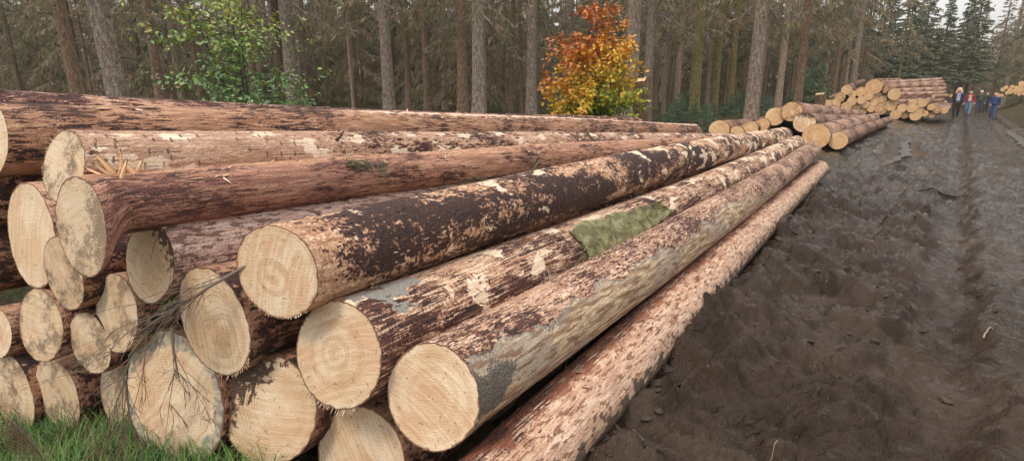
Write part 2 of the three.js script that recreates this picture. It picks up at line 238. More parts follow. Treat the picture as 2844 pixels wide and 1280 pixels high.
function faceTexture(sd, o = {}) {
  const n = o.n || 288, img = new Uint8Array(n * n * 4), S = sd * 0.173;
  const px = o.pith ? o.pith[0] : 0.12 * Math.sin(sd * 2.1), py = o.pith ? o.pith[1] : 0.12 * Math.cos(sd * 3.7), sa = o.saw ?? (0.2 + sd * 0.9), ca = Math.cos(sa), si = Math.sin(sa), rings = o.rings || 24, warm = o.warm ?? 0.5, dirt = o.dirt || 0;
  for (let j = 0; j < n; j++) for (let i = 0; i < n; i++) {
    const x = (i + 0.5) / n * 2 - 1, y = (j + 0.5) / n * 2 - 1, r = Math.hypot(x, y); if (r > 1.02) { continue; }
    const th = Math.atan2(y, x), k0 = 1 - Math.min(1, r), rho = Math.hypot(x - px * k0 * 1.4, y - py * k0 * 1.4), tw = (th / (Math.PI * 2));
    const wob = smp(PN, x * 0.3 + S, y * 0.3) - 0.5, g2 = smp(PM, x * 0.8 + S, y * 0.8), fine = smp(PF, x * 1.1, y * 1.1 + S), blot = smp(PN, x * 0.22 + S * 2, y * 0.22);
    const rp = rho * rings + 1.6 * wob + 1.2 * smp(PN, rho * 0.7 + S, S), ring = rp - Math.floor(rp), late = ss(0.55, 0.95, ring) * (1 - ss(0.95, 1, ring)), band = smp(PN, rho * 0.8 + S, 0.3);
    const saw = smp(PM, (x * ca + y * si + 0.12 * (y * ca - x * si) * (y * ca - x * si)) * 1.5, (y * ca - x * si) * 0.12 + S);
    put([234, 210, 178]); mixTo([220, 188, 150], ss(0.4, 0.65, blot)); mixTo([212, 162, 126], warm * 0.6 * ss(0.48, 0.62, smp(PN, x * 0.27, y * 0.27 + S))); mixTo([196, 150, 112], 0.5 * ss(0.5, 0.62, band) * warm);
    mixTo([180, 132, 96], (0.28 + 0.35 * ss(0.45, 0.6, band)) * late * ss(0.05, 0.15, rho)); mixTo([240, 218, 186], 0.28 * ss(0.5, 0.64, saw)); mixTo([190, 150, 112], 0.22 * ss(0.48, 0.36, saw));
    mixTo([172, 122, 84], 0.8 * ss(0.03, 0.01, rho)); mixTo([188, 138, 98], 0.3 * ss(0.25, 0.05, rho) * g2);
    const f = 0.93 + 0.14 * fine; K[0] *= f; K[1] *= f; K[2] *= f;
    if (o.crack && r > 0.1 && r < 0.75) mixTo([110, 72, 46], ss(0.014, 0.005, Math.abs(angle(th, sd * 1.7) + 0.35 * wob) * r));
    if (o.grey) { const e = o.grey + 0.16 * (smp(PM, tw * 1, S) - 0.5) + 0.16 * (smp(PF, tw * 1, S) - 0.5) + 0.04 * Math.sin(th * 2 + 1), m = ss(e, e + 0.012, r), st = smp(PF, tw * 2, r * 0.1); mixTo(st > 0.5 ? [150, 146, 136] : [186, 174, 152], m * 0.75); mixTo([120, 120, 116], m * 0.5 * ss(0.55, 0.62, g2)); }
    if (o.crescent) { const d = x * Math.cos(o.crescent[0]) + y * Math.sin(o.crescent[0]), m = ss(o.crescent[1] - 0.04, o.crescent[1] + 0.04, d + 0.9 * (g2 - 0.5) + 0.3 * (fine - 0.5)); mixTo(fine > 0.5 ? [58, 42, 36] : [96, 70, 54], m * 0.9); }
    if (dirt) { const dd = (smp(PN, x * 0.3 + S * 3, y * 0.3) - 0.5) * 1.6 + 0.5 * (g2 - 0.5) + 0.25 * (fine - 0.5) + 0.16 * (o.dirtDir !== undefined ? x * Math.cos(o.dirtDir) + y * Math.sin(o.dirtDir) : r - 0.6), m = ss(0.1 - dirt * 0.12, 0.42 - dirt * 0.1, dd + 0.5 * (fine - 0.5)); mixTo(fine > 0.52 ? [90, 72, 56] : [136, 112, 88], m * 0.8); mixTo([176, 156, 128], 0.3 * dirt); }
    mixTo([120, 92, 66], 0.4 * ss(0.77, 0.8, smp(PM, x * 0.8 + S * 5, y * 0.8)));
    const e = ss(Math.min(0.97, 0.95 + 0.1 * (smp(PF, tw, S) - 0.5)), 0.985, r); mixTo([98, 66, 48], e * 0.9);
    const k = ((j * n) + i) * 4; img[k] = clamp(K[0], 0, 255); img[k + 1] = clamp(K[1], 0, 255); img[k + 2] = clamp(K[2], 0, 255); img[k + 3] = 255;
  }
  return new THREE.MeshStandardMaterial({ map: dataTex(n, n, img), bumpMap: faceBump, bumpScale: 0.0035, roughness: 0.8 });
}

// ---------------------------------------------------------------- logs
const UP = V3(0, 1, 0);
function logShape(o) {
  const near = V3(...o.near), far = V3(...o.far), L = near.distanceTo(far), a = far.clone().sub(near).divideScalar(L);
  const up = UP.clone().addScaledVector(a, -a.y).normalize(), side = new THREE.Vector3().crossVectors(a, up), sd = o.seed || 1;
  const sk = (o.skew || 0) * DEG, nn = V3(a.x * Math.cos(sk) + a.z * Math.sin(sk), a.y + Math.tan((o.pitch || 0) * DEG), -a.x * Math.sin(sk) + a.z * Math.cos(sk)).normalize();
  const nr = o.around || 64, bow = o.bow ?? 0.02, flare = o.flare ?? 0.05, lump = o.lump ?? 0.03;
  const point = (x, th, rf = 1, disp = true) => {
    const t = x / L, c = Math.cos(th), s = Math.sin(th);
    let r = lerp(o.r0, o.r1, t) * (1 + flare * Math.exp(-x * x / 0.005)) * (1 + lump * 2 * (fbm(c * 1.1 + sd * 5, s * 1.1, x * 0.9, 2) - 0.5) + (o.oval || 0) * Math.cos(2 * (th - (o.ovalAt || 0))) * Math.exp(-x / 1.5));
    if (disp && o.sample) r += 0.013 * (o.sample(t, th / (Math.PI * 2)) - 0.45);
    r *= rf;
    const v = up.clone().multiplyScalar(c * r - (o.drop || 0) * Math.exp(-x * x / 0.004)).addScaledVector(side, s * r);
    let ax = x; const wN = Math.pow(Math.max(0, 1 - x / 0.9), 2); if (wN) ax -= (v.dot(nn) / a.dot(nn)) * wN;
    return near.clone().addScaledVector(a, ax).add(v).addScaledVector(side, bow * Math.sin(Math.PI * t) * Math.sin(sd)).addScaledVector(up, bow * Math.sin(Math.PI * t * 1.3) * Math.cos(sd * 2));
  };
  return { near, far, L, a, up, side, nn, point, nr };
}
function logBody(s, rings) {
  const { L, point, nr, near } = s, pos = [], uv = [], idx = [], xs = [];
  for (let i = 0; i <= rings; i++) { const u = i / rings; xs.push(L * (0.35 * u + 0.65 * u * u)); }
  for (let i = 0; i <= rings; i++) for (let j = 0; j <= nr; j++) { const th = (j % nr) / nr * Math.PI * 2, p = point(xs[i], th); pos.push(p.x - near.x, p.y - near.y, p.z - near.z); uv.push(Math.pow(xs[i] / L, UPOW), j / nr); if (i && j) { const k = i * (nr + 1) + j, q = k - nr - 1; idx.push(q - 1, k, q, q - 1, k - 1, k); } }
  const g = new THREE.BufferGeometry(); g.setAttribute('position', new THREE.Float32BufferAttribute(pos, 3)); g.setAttribute('uv', new THREE.Float32BufferAttribute(uv, 2)); g.setIndex(idx); g.computeVertexNormals();
  const nA = g.attributes.normal; for (let i = 0; i <= rings; i++) { const a = i * (nr + 1), b = a + nr; const v = V3(nA.getX(a) + nA.getX(b), nA.getY(a) + nA.getY(b), nA.getZ(a) + nA.getZ(b)).normalize(); nA.setXYZ(a, v.x, v.y, v.z); nA.setXYZ(b, v.x, v.y, v.z); }
  return g;
}
function logFace(s, atFar, rings = 5) {
  const { L, point, nr, near } = s, pos = [], uv = [], idx = [], x = atFar ? L : 0; const c = V3(0, 0, 0), edge = [];
  for (let j = 0; j < nr; j++) { const p = point(x, j / nr * Math.PI * 2).sub(near); edge.push(p); c.add(p); } c.divideScalar(nr);
  pos.push(c.x, c.y, c.z); uv.push(0.5, 0.5);
  for (let i = 1; i <= rings; i++) for (let j = 0; j < nr; j++) { const f = i / rings, p = c.clone().lerp(edge[j], f), th = j / nr * Math.PI * 2; pos.push(p.x, p.y, p.z); uv.push(0.5 + 0.497 * f * Math.sin(th), 0.5 + 0.497 * f * Math.cos(th)); }
  for (let j = 0; j < nr; j++) { const j2 = (j + 1) % nr; idx.push(0, 1 + j, 1 + j2); for (let i = 1; i < rings; i++) { const a = 1 + (i - 1) * nr + j, b = 1 + (i - 1) * nr + j2, d = a + nr, e = b + nr; idx.push(a, d, e, a, e, b); } }
  if (atFar) idx.reverse();
  const g = new THREE.BufferGeometry(); g.setAttribute('position', new THREE.Float32BufferAttribute(pos, 3)); g.setAttribute('uv', new THREE.Float32BufferAttribute(uv, 2)); g.setIndex(idx); g.computeVertexNormals(); return g;
}
function makeLog(o) {
  const s = logShape(o), g = thing(o.name || 'felled_log', o.label, 'log', o.near, o.group);
  part('bark', logBody(s, o.rings || 60), o.mat, g);
  part('cut_face', logFace(s, false), o.face, g); part('cut_face', logFace(s, true), o.faceFar || o.face, g);
  return { g, s };
}
// thin slivers and bark scraps lying on a log or fringing its saw cut; local to the log's group
const sliverMat = new THREE.MeshStandardMaterial({ vertexColors: true, roughness: 0.9, side: THREE.DoubleSide });
function slivers(list) {                                           // list of [pos, dir, normal, length, width, thick, rgb]
  const pos = [], col = [], idx = [];
  for (const [p, d, n, l, w, k, c] of list) {
    const b = new THREE.Vector3().crossVectors(d, n).normalize(), base = pos.length / 3, taper = 0.35;
    const q = (u, v, h) => p.clone().addScaledVector(d, u * l).addScaledVector(b, v * w).addScaledVector(n, h * k);
    for (const v of [q(0, -0.5, 0), q(0, 0.5, 0), q(0, 0, 1), q(1, -0.5 * taper, 0.6), q(1, 0.5 * taper, 0.6), q(0.55, 0, 1.4)]) { pos.push(v.x, v.y, v.z); col.push(...c); }
    for (const f of [[0, 2, 5], [0, 5, 3], [1, 5, 2], [1, 4, 5], [3, 5, 4], [0, 3, 4], [0, 4, 1], [0, 1, 2]]) idx.push(base + f[0], base + f[1], base + f[2]);
  }
  const g = new THREE.BufferGeometry(); g.setAttribute('position', new THREE.Float32BufferAttribute(pos, 3)); g.setAttribute('color', new THREE.Float32BufferAttribute(col, 3)); g.setIndex(idx); g.computeVertexNormals(); return g;
}
function scraps(log, count, x0, x1, th0, th1, pal, size, sd) {
  seed(sd); const s = log.s, list = [];
  for (let i = 0; i < count; i++) {
    const x = lerp(x0, x1, Math.pow(rnd(), 1.4)), th = lerp(th0, th1, rnd()), p = s.point(x, th), p2 = s.point(x, th + 0.05), p3 = s.point(x + 0.03, th);
    const e = p2.sub(p).normalize(), d0 = p3.sub(p).normalize(), n = new THREE.Vector3().crossVectors(d0, e).normalize(); const rad = p.clone().sub(s.near).addScaledVector(s.a, -x); if (n.dot(rad) < 0) n.negate();
    const ang = rr(-1, 1) * rr(0, 1.5), d = d0.clone().multiplyScalar(Math.cos(ang)).addScaledVector(e, Math.sin(ang)).addScaledVector(n, rr(-0.08, 0.14)).normalize();
    const c = pal[Math.floor(rnd() * pal.length)], f = rr(0.75, 1.15), l = rr(0.4, 1.4) * size; list.push([p.clone().sub(s.near).addScaledVector(n, 0.001), d, n, l, l * rr(0.12, 0.4), rr(0.001, 0.003), [s2l(c[0] * f), s2l(c[1] * f), s2l(c[2] * f)]]);
  }
  const m = part('bark_scraps', slivers(list), sliverMat, log.g); m.userData = { kind: 'stuff' }; return m;
}
function fringe(log, count, th0, th1, len, sd) {
  seed(sd); const s = log.s, list = [];
  for (let i = 0; i < count; i++) { const th = lerp(th0, th1, rnd()), p = s.point(0.004, th), rad = p.clone().sub(s.near).normalize(), d = rad.clone().addScaledVector(s.a, -rr(0.1, 0.9)).addScaledVector(UP, rr(-0.5, 0.1)).normalize(), n = new THREE.Vector3().crossVectors(d, s.side).normalize(); const f = rr(0.8, 1.1); list.push([p.sub(s.near).addScaledVector(rad, -0.004), d, n, len * rr(0.3, 1.2), rr(0.003, 0.008), 0.002, [s2l(222 * f), s2l(196 * f), s2l(158 * f)]]); }
  const m = part('splinters', slivers(list), sliverMat, log.g); m.userData = { kind: 'stuff' };
}
// what each near log looks like along its length (x, metres from its cut face) and round it (th, from its top towards the track)
const LOOK = {
  A: { vary: 0.5, bark: 0.42, len: 0.024, wide: 5, long: 0.06, flake: 0.85, fibre: 0.6, base: [182, 144, 116], light: [240, 210, 182], mid: [150, 108, 86], dark: [80, 44, 36], extra(x, th, q, n) {
    const a = angle(th, 88 * DEG), edge = -0.72 - 0.1 * Math.sin(x * 2.2) + 1.0 * (smp(PN, x / 1.6, 0.3) - 0.5) + 0.12 * (smp(PF, x / 2.5, 0.1) - 0.5) + 0.5 * ss(3.6, 5.2, x);
    const m = ss(edge, edge + 0.03, a) * (1 - ss(1.3, 1.6, a + 0.8 * (n.mid - 0.5))) * (1 - ss(4.3, 5.4, x + 2 * (n.fib - 0.5)));
    if (m > 0) { const s = [K[0], K[1], K[2]]; put([186, 158, 126]); mixTo([218, 194, 160], ss(0.45, 0.62, n.fib)); mixTo([146, 114, 86], ss(0.46, 0.64, smp(PM, x / 2.4, n.v * 5)) * 0.8); mixTo([164, 150, 134], 0.6 * ss(0.5, 0.6, n.low)); mixTo([120, 86, 62], 0.7 * ss(0.56, 0.64, n.fib2)); const f = 0.8 + 0.4 * n.fine; const c = [K[0] * f, K[1] * f, K[2] * f]; put(s); mixTo(c, m); q.H = lerp(q.H, 0.3 + 0.3 * (n.fib2 - 0.5) + 0.25 * (n.fine - 0.5), m); }
    const lw = 0.03 + 0.35 * Math.max(0, smp(PN, x / 1.1, 0.7) - 0.5), lip = ss(edge - 0.02, edge + 0.02, a) * (1 - ss(edge + lw, edge + lw + 0.05, a + 0.5 * (n.fine - 0.5))) * (1 - ss(3.6, 4.6, x)); if (lip > 0) { mixTo(n.fine > 0.5 ? [112, 105, 98] : [132, 124, 114], lip); q.H += 0.2 * lip; }
    const cake = ss(0.52, 0.47, Math.hypot((x - 0.02) / 0.4, (a + 0.15) / 1.1) + 0.9 * (n.mid - 0.5) + 0.5 * (n.fine - 0.5)); if (cake > 0) { mixTo(n.fine > 0.52 ? [90, 82, 74] : [112, 103, 93], cake * 0.95); q.H = lerp(q.H, 0.66 + 0.7 * (n.mid - 0.5) + 0.8 * (n.fine - 0.5), cake); } } },
  B: { vary: 0.7, bark: 0.38, len: 0.09, wide: 6, long: 0.25, flake: 0.5, fibre: 0.95, base: [188, 148, 116], light: [242, 214, 184], mid: [148, 104, 78], dark: [80, 44, 36], white: (x) => -0.09 + 0.09 * ss(4.5, 6, x), bias: (x, th) => 0.1 * ss(0.7, 1.5, Math.abs(angle(th, 0))), extra(x, th, q, n) {
    const row = ss(0.45, 0.6, smp(PN, x / 3, n.v * 4)) * ss(0.55, 0.75, Math.sin(x * 2 * Math.PI / 0.026)) * 0.5; mixTo([246, 220, 194], row * (1 - q.m)); q.H += 0.2 * row;
    const m = ss(0.5, 0.46, Math.hypot((x - 0.2) / 0.3, angle(th, 10 * DEG) / 0.85) + 1.1 * (n.mid - 0.5)); if (m > 0) { mixTo(n.fine > 0.5 ? [128, 122, 114] : [150, 143, 134], m); q.H = lerp(q.H, 0.5 + 0.3 * (n.fine - 0.5), m); } } },
  C: { bark: 0.56, len: 0.013, wide: 2, long: 0.05, flake: 0.8, fibre: 0.3, base: [182, 138, 104], light: [236, 198, 164], mid: [152, 106, 80], dark: [52, 32, 29], white: (x, th) => -0.14 + 0.14 * ss(2.2, 4.5, x) + 0.05 * ss(1.2, 0.2, Math.abs(angle(th, 15 * DEG))), bias: (x, th) => 0.12 * Math.cos(angle(th, 70 * DEG)) - 0.22 * ss(3.5, 6, x) - 0.3 * ss(0.35, 0, x) - 0.2 * ss(0.5, 1.2, angle(th, 85 * DEG)) },
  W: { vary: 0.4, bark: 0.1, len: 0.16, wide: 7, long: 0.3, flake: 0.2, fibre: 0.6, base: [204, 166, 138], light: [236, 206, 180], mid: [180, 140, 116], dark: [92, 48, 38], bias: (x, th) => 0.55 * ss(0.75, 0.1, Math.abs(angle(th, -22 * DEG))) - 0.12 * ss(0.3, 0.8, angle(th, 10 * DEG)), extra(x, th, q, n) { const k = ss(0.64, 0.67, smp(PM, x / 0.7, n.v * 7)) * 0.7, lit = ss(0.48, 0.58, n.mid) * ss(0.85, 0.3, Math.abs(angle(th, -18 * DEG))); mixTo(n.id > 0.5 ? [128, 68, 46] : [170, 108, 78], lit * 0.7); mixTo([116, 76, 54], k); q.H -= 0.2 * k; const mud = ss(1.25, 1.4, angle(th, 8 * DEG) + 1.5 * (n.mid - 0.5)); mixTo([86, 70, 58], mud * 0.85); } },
  P: { vary: 0.8, bark: 0.32, len: 0.07, wide: 4, long: 0.2, flake: 0.5, fibre: 0.75, base: [158, 116, 88], light: [202, 160, 128], mid: [132, 92, 68], dark: [70, 42, 34], bias: (x, th) => 0.12 * ss(3, 7, x), extra(x, th, q, n) { const a = angle(th, 14 * DEG), m = ss(0.17, 0.15, Math.abs(a + 0.1 * Math.sin(x * 1.3)) - 0.7 * (n.mid - 0.5)) * ss(1.8, 2.4, x); mixTo(n.fib > 0.5 ? [230, 200, 178] : [200, 162, 138], m); q.H = lerp(q.H, 0.35, m); } },  // highlight along the top edge is painted into the bark colour
  O: { vary: 0.8, bark: 0.38, len: 0.02, wide: 3, long: 0.07, flake: 0.7, fibre: 0.45, base: [180, 142, 116], light: [218, 184, 158], mid: [150, 112, 90], white: () => -0.05, bias: (x) => -0.5 * ss(1.7, 0.9, x), extra(x, th, q, n) {
    if (x < 1.7) { const row = n.v * 30, f = row - Math.floor(row), cx = x / 0.075 + 0.5 * (Math.floor(row) & 1) + 1.4 * smp(PN, Math.floor(row) * 0.13, 0.2), g = cx - Math.floor(cx), wj = 3 * (n.fine - 0.5), k = Math.max(0.6 * ss(0.12, 0.06, Math.abs(f - 0.5 + 0.06 * wj)) * ss(0.45, 0.4, Math.abs(g - 0.5)), 0.9 * ss(0.07, 0.03, Math.abs(g - 0.2 + 0.03 * wj)) * ss(0.5, 0.4, Math.abs(f - 0.4))), kk = k * ss(1.7, 1.0, x) * ss(0.42, 0.55, smp(PF, Math.floor(cx) * 0.17, Math.floor(row) * 0.31)) * ss(1.2, 0.7, Math.abs(angle(th, 40 * DEG))); mixTo([92, 66, 54], kk); q.H -= 0.3 * kk; } } },
  I: { vary: 0.9, bark: 0.26, len: 0.04, wide: 4, long: 0.12, flake: 0.7, fibre: 0.4, base: [166, 118, 90], light: [222, 178, 146], mid: [138, 90, 70], dark: [80, 46, 40], bias: (x, th) => 0.06 * ss(2.6, 1.4, x) * ss(2, 1, Math.abs(angle(th, 90 * DEG))) - 0.25 * ss(0.5, 0.1, Math.abs(angle(th, 0))), extra(x, th, q, n) { const m = 0.5 * ss(1.9, 1.0, x + 1.5 * (n.mid - 0.5)) * ss(1.35, 1.0, Math.abs(angle(th, 90 * DEG)) + (n.mid - 0.5)); mixTo(n.idb > 0.6 ? [150, 104, 92] : n.idb > 0.3 ? [122, 80, 72] : [100, 64, 58], m * 0.75); q.H = lerp(q.H, 0.45 + 0.4 * (n.idb - 0.5) + 0.3 * (n.fine - 0.5) - 0.2 * ss(0.12, 0, n.ed), m); } },
  H: { vary: 0.5, bark: 0.14, len: 0.07, wide: 5, long: 0.2, flake: 0.4, fibre: 0.6, base: [180, 150, 138], light: [216, 190, 176], mid: [156, 124, 112], extra(x, th, q, n) { const k = ss(0.6, 0.63, smp(PM, x / 0.6, n.v * 5)) * 0.8; mixTo([104, 76, 66], k); q.H -= 0.2 * k; } },
  Q: { bark: 0.5, len: 0.08, wide: 4, long: 0.2, flake: 0.6, fibre: 0.6, base: [180, 134, 110], light: [226, 190, 164], mid: [126, 80, 66], dark: [70, 36, 36] },
  X: { bark: 0.12, len: 0.06, wide: 2, long: 0.2, flake: 0.3, fibre: 0.7, base: [166, 124, 92], light: [208, 168, 128], mid: [138, 98, 72], w: 1024, h: 256 },
};
const geom = {                                                     // near end, far end, radius at the cut, radius at the far end, turn and pitch of the saw cut
  A: [[-0.288, 0.501, -1.772], [5.015, 0.596, -9.345], 0.185, 0.14, 10, -12], B: [[-0.654, 0.598, -1.904], [4.852, 0.681, -9.572], 0.203, 0.135, 8, -10], C: [[-0.857, 0.915, -1.926], [4.69, 0.845, -9.716], 0.172, 0.15, 16, -4],
  D: [[-0.618, 0.106, -1.972], [4.905, 0.13, -9.331], 0.204, 0.15, 16, -12], E: [[-1.008, 0.271, -2.051], [4.515, 0.217, -9.41], 0.22, 0.15, 18, -12], F: [[-1.508, 0.232, -2.211], [4.019, 0.187, -9.568], 0.29, 0.17, 12, -10],
  G: [[-1.214, 0.64, -2.106], [4.311, 0.514, -9.463], 0.218, 0.14, 10, 0], H: [[-1.53, 0.855, -2.24], [4.448, 0.73, -9.791], 0.17, 0.12, 10, -8], I: [[-1.645, 1.125, -2.07], [4.206, 0.75, -9.794], 0.122, 0.1, 6, -4],
  J: [[-2.334, 0.878, -2.61], [3.191, 0.704, -9.968], 0.245, 0.15, 8, -6], K: [[-2.038, 0.751, -2.402], [3.484, 0.602, -9.761], 0.17, 0.12, 8, 0], L: [[-2.299, 0.448, -2.516], [3.224, 0.359, -9.875], 0.18, 0.13, 12, -10],
  M: [[-1.981, 0.408, -2.402], [3.54, 0.327, -9.761], 0.145, 0.11, 14, -4], N: [[-1.775, 0.59, -2.328], [3.748, 0.473, -9.686], 0.173, 0.12, 8, -8], O: [[-1.789, 1.263, -2.21], [3.819, 0.751, -9.693], 0.143, 0.12, 10, -12],
  P: [[-2.684, 1.312, -2.888], [3.036, 0.912, -9.424], 0.183, 0.15, 14, -8], Q: [[-3.773, 1.4, -3.33], [2.162, 0.958, -9.847], 0.2, 0.15, 12, -8], R: [[-2.423, -0.005, -2.662], [3.1, 0.13, -10.021], 0.205, 0.14, 10, -4],
  S: [[-2.807, -0.076, -2.8], [2.716, 0.13, -10.159], 0.23, 0.15, 12, -6], T: [[-2.809, 0.279, -2.801], [2.712, 0.224, -10.16], 0.135, 0.11, 16, -10], V: [[-1.995, 0.077, -2.539], [3.528, 0.13, -9.897], 0.185, 0.14, 6, -10],
  Y: [[-3.05, 1.02, -2.95], [2.6, 0.7, -10.3], 0.2, 0.14, 10, -4], Z: [[-3.05, 0.62, -3.0], [2.5, 0.45, -10.4], 0.19, 0.14, 10, -4],  // two logs added out of view to block light behind the pile
  X: [[-0.95, 0.54, -2.416], [4.759, 0.738, -9.69], 0.142, 0.11, 18, -12], W: [[-0.33, 0.14, -1.32], [5.197, 0.318, -9.384], 0.17, 0.145, 8, -4],
};
const FACES = {
  A: { n: 448, rings: 26, pith: [0.03, -0.02], warm: 0.35 }, B: { n: 448, rings: 24, pith: [-0.05, 0.02], warm: 0.6 }, C: { n: 448, rings: 26, pith: [-0.1, -0.15], warm: 0.9 }, D: { n: 448, rings: 24, warm: 0.3 }, E: { n: 448, warm: 0.4, crescent: [2.5, 0.5], pith: [0.2, 0.1] },
  F: { n: 448, grey: 0.8, warm: 0.5, rings: 30 }, G: { n: 448, warm: 0.5, pith: [0.2, -0.3], rings: 16 }, H: { warm: 0.2, crescent: [0.7, 0.72], crack: 1 }, I: { dirt: 0.75, dirtDir: -0.3, warm: 0.1 }, J: { warm: 0.2 }, K: { dirt: 0.3, crack: 1 }, L: { dirt: 0.45 }, M: { dirt: 0.5 }, N: { dirt: 0.7 }, O: { warm: 0.1, dirt: 0.35 }, P: { warm: 0.2 }, R: { dirt: 0.4 }, S: { dirt: 0.3 }, T: { warm: 0.6 }, V: { dirt: 0.6 }, X: {}, W: {}, Q: {}, Y: {}, Z: {},
};
const LABELS = {
  A: 'peeled log with round cut end and grey mud caked behind its rim', B: 'streaky tan log carrying a slab of green mossy bark', C: 'thick log with dark torn bark combed in rows and white scars', D: 'log whose pale end is half sunk under the mud-caked log',
  E: 'log with black bark stain over one side of its pale end', F: 'huge butt log whose cut end has a jagged grey rim', G: 'log with oval cut end showing wavy off-centre rings', H: 'weathered mauve log with dark wedge on its slender cut end', I: 'reddish barked log with dirty end and splinters sticking up on top',
  J: 'tall smooth pale log end half hidden behind the dirty splintered one', K: 'small cracked log end wedged under the dirty splintered one', L: 'oval dusty log end resting above the two lowest grassed ends', M: 'smallest dirty log end between the dead twigs and the dusty oval end', N: 'dirt-streaked log end overhung by dead spruce twigs', O: 'log with brick-like crack marks behind its furry cut end',
  Y: 'added light-blocking log under the highest log at the back of the pile', Z: 'added light-blocking log low at the back of the pile behind the tall pale end',
  P: 'long brown log with painted highlight along its top lying over the pile', Q: 'dark purple barked log highest at the back of the pile', R: 'muddy log end behind the brown bracken stem', S: 'low wide log end sunk behind fern leaves', T: 'small log end above the low wide one behind ferns', V: 'log end squeezed behind the huge grey-rimmed one', X: 'smooth thin log lying in the gap under the dark torn log', W: 'pale stripped log half buried in mud along the track',
};
const genericBark = [barkTexture(9, 0.17, 31, { w: 1024, h: 256, bark: 0.4, base: [150, 106, 80], light: [196, 150, 118], mid: [128, 84, 64] }), barkTexture(9, 0.17, 37, { w: 1024, h: 256, bark: 0.32, base: [176, 128, 100], light: [220, 178, 148], mid: [150, 104, 84] })];
const PILE = {};
const grp = 'long logs of the pile beside the track';
Object.keys(geom).forEach((k, i) => {
  const [near, far, r0, r1, skew, pitch] = geom[k], L = V3(...near).distanceTo(V3(...far)), big = LOOK[k];
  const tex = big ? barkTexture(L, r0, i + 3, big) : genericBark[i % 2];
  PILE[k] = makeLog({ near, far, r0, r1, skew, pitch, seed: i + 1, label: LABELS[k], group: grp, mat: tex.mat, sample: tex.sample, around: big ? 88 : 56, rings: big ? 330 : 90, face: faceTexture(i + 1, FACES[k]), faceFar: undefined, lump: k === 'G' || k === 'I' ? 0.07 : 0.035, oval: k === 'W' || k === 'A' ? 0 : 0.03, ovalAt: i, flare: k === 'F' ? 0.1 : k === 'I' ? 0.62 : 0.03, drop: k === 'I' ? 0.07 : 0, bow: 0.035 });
});
console.log('near pile built');
const PALE = [[238, 206, 178], [222, 182, 150], [206, 160, 130]], DARKS = [[70, 40, 34], [96, 56, 44], [120, 76, 60]];
scraps(PILE.A, 420, 0.05, 6, -1.3, 0.5, [...PALE, [150, 100, 84]], 0.024, 1); scraps(PILE.B, 170, 0.1, 7, -1.2, 1.4, [...PALE, ...DARKS], 0.032, 2); scraps(PILE.C, 200, 0.1, 7, -1, 1.7, [...DARKS, ...DARKS, ...PALE], 0.022, 3);
scraps(PILE.W, 260, 0.6, 7, -0.9, 0.7, [[122, 62, 40], [168, 104, 76], [88, 46, 34], [206, 160, 130]], 0.026, 4); scraps(PILE.P, 160, 0.3, 8, -0.8, 0.6, [...PALE, ...DARKS], 0.06, 5); scraps(PILE.O, 160, 1.2, 7, -0.8, 1.6, [...PALE, ...DARKS], 0.05, 6);
scraps(PILE.I, 110, 0.3, 7, -0.7, 0.9, PALE, 0.04, 7); scraps(PILE.Q, 240, 0.2, 8, -0.6, 0.9, [...PALE, ...DARKS], 0.06, 8); scraps(PILE.H, 120, 0.3, 6, -0.8, 0.8, [...PALE, [120, 90, 78]], 0.05, 9);
fringe(PILE.B, 46, 2.6, 4.0, 0.03, 11); fringe(PILE.C, 30, 2.3, 4.0, 0.012, 12); fringe(PILE.G, 26, 1.9, 3.2, 0.022, 13); fringe(PILE.O, 70, 2.2, 6.0, 0.016, 14); fringe(PILE.E, 24, 3.4, 5.2, 0.02, 15); fringe(PILE.A, 26, 2.4, 4, 0.008, 16);
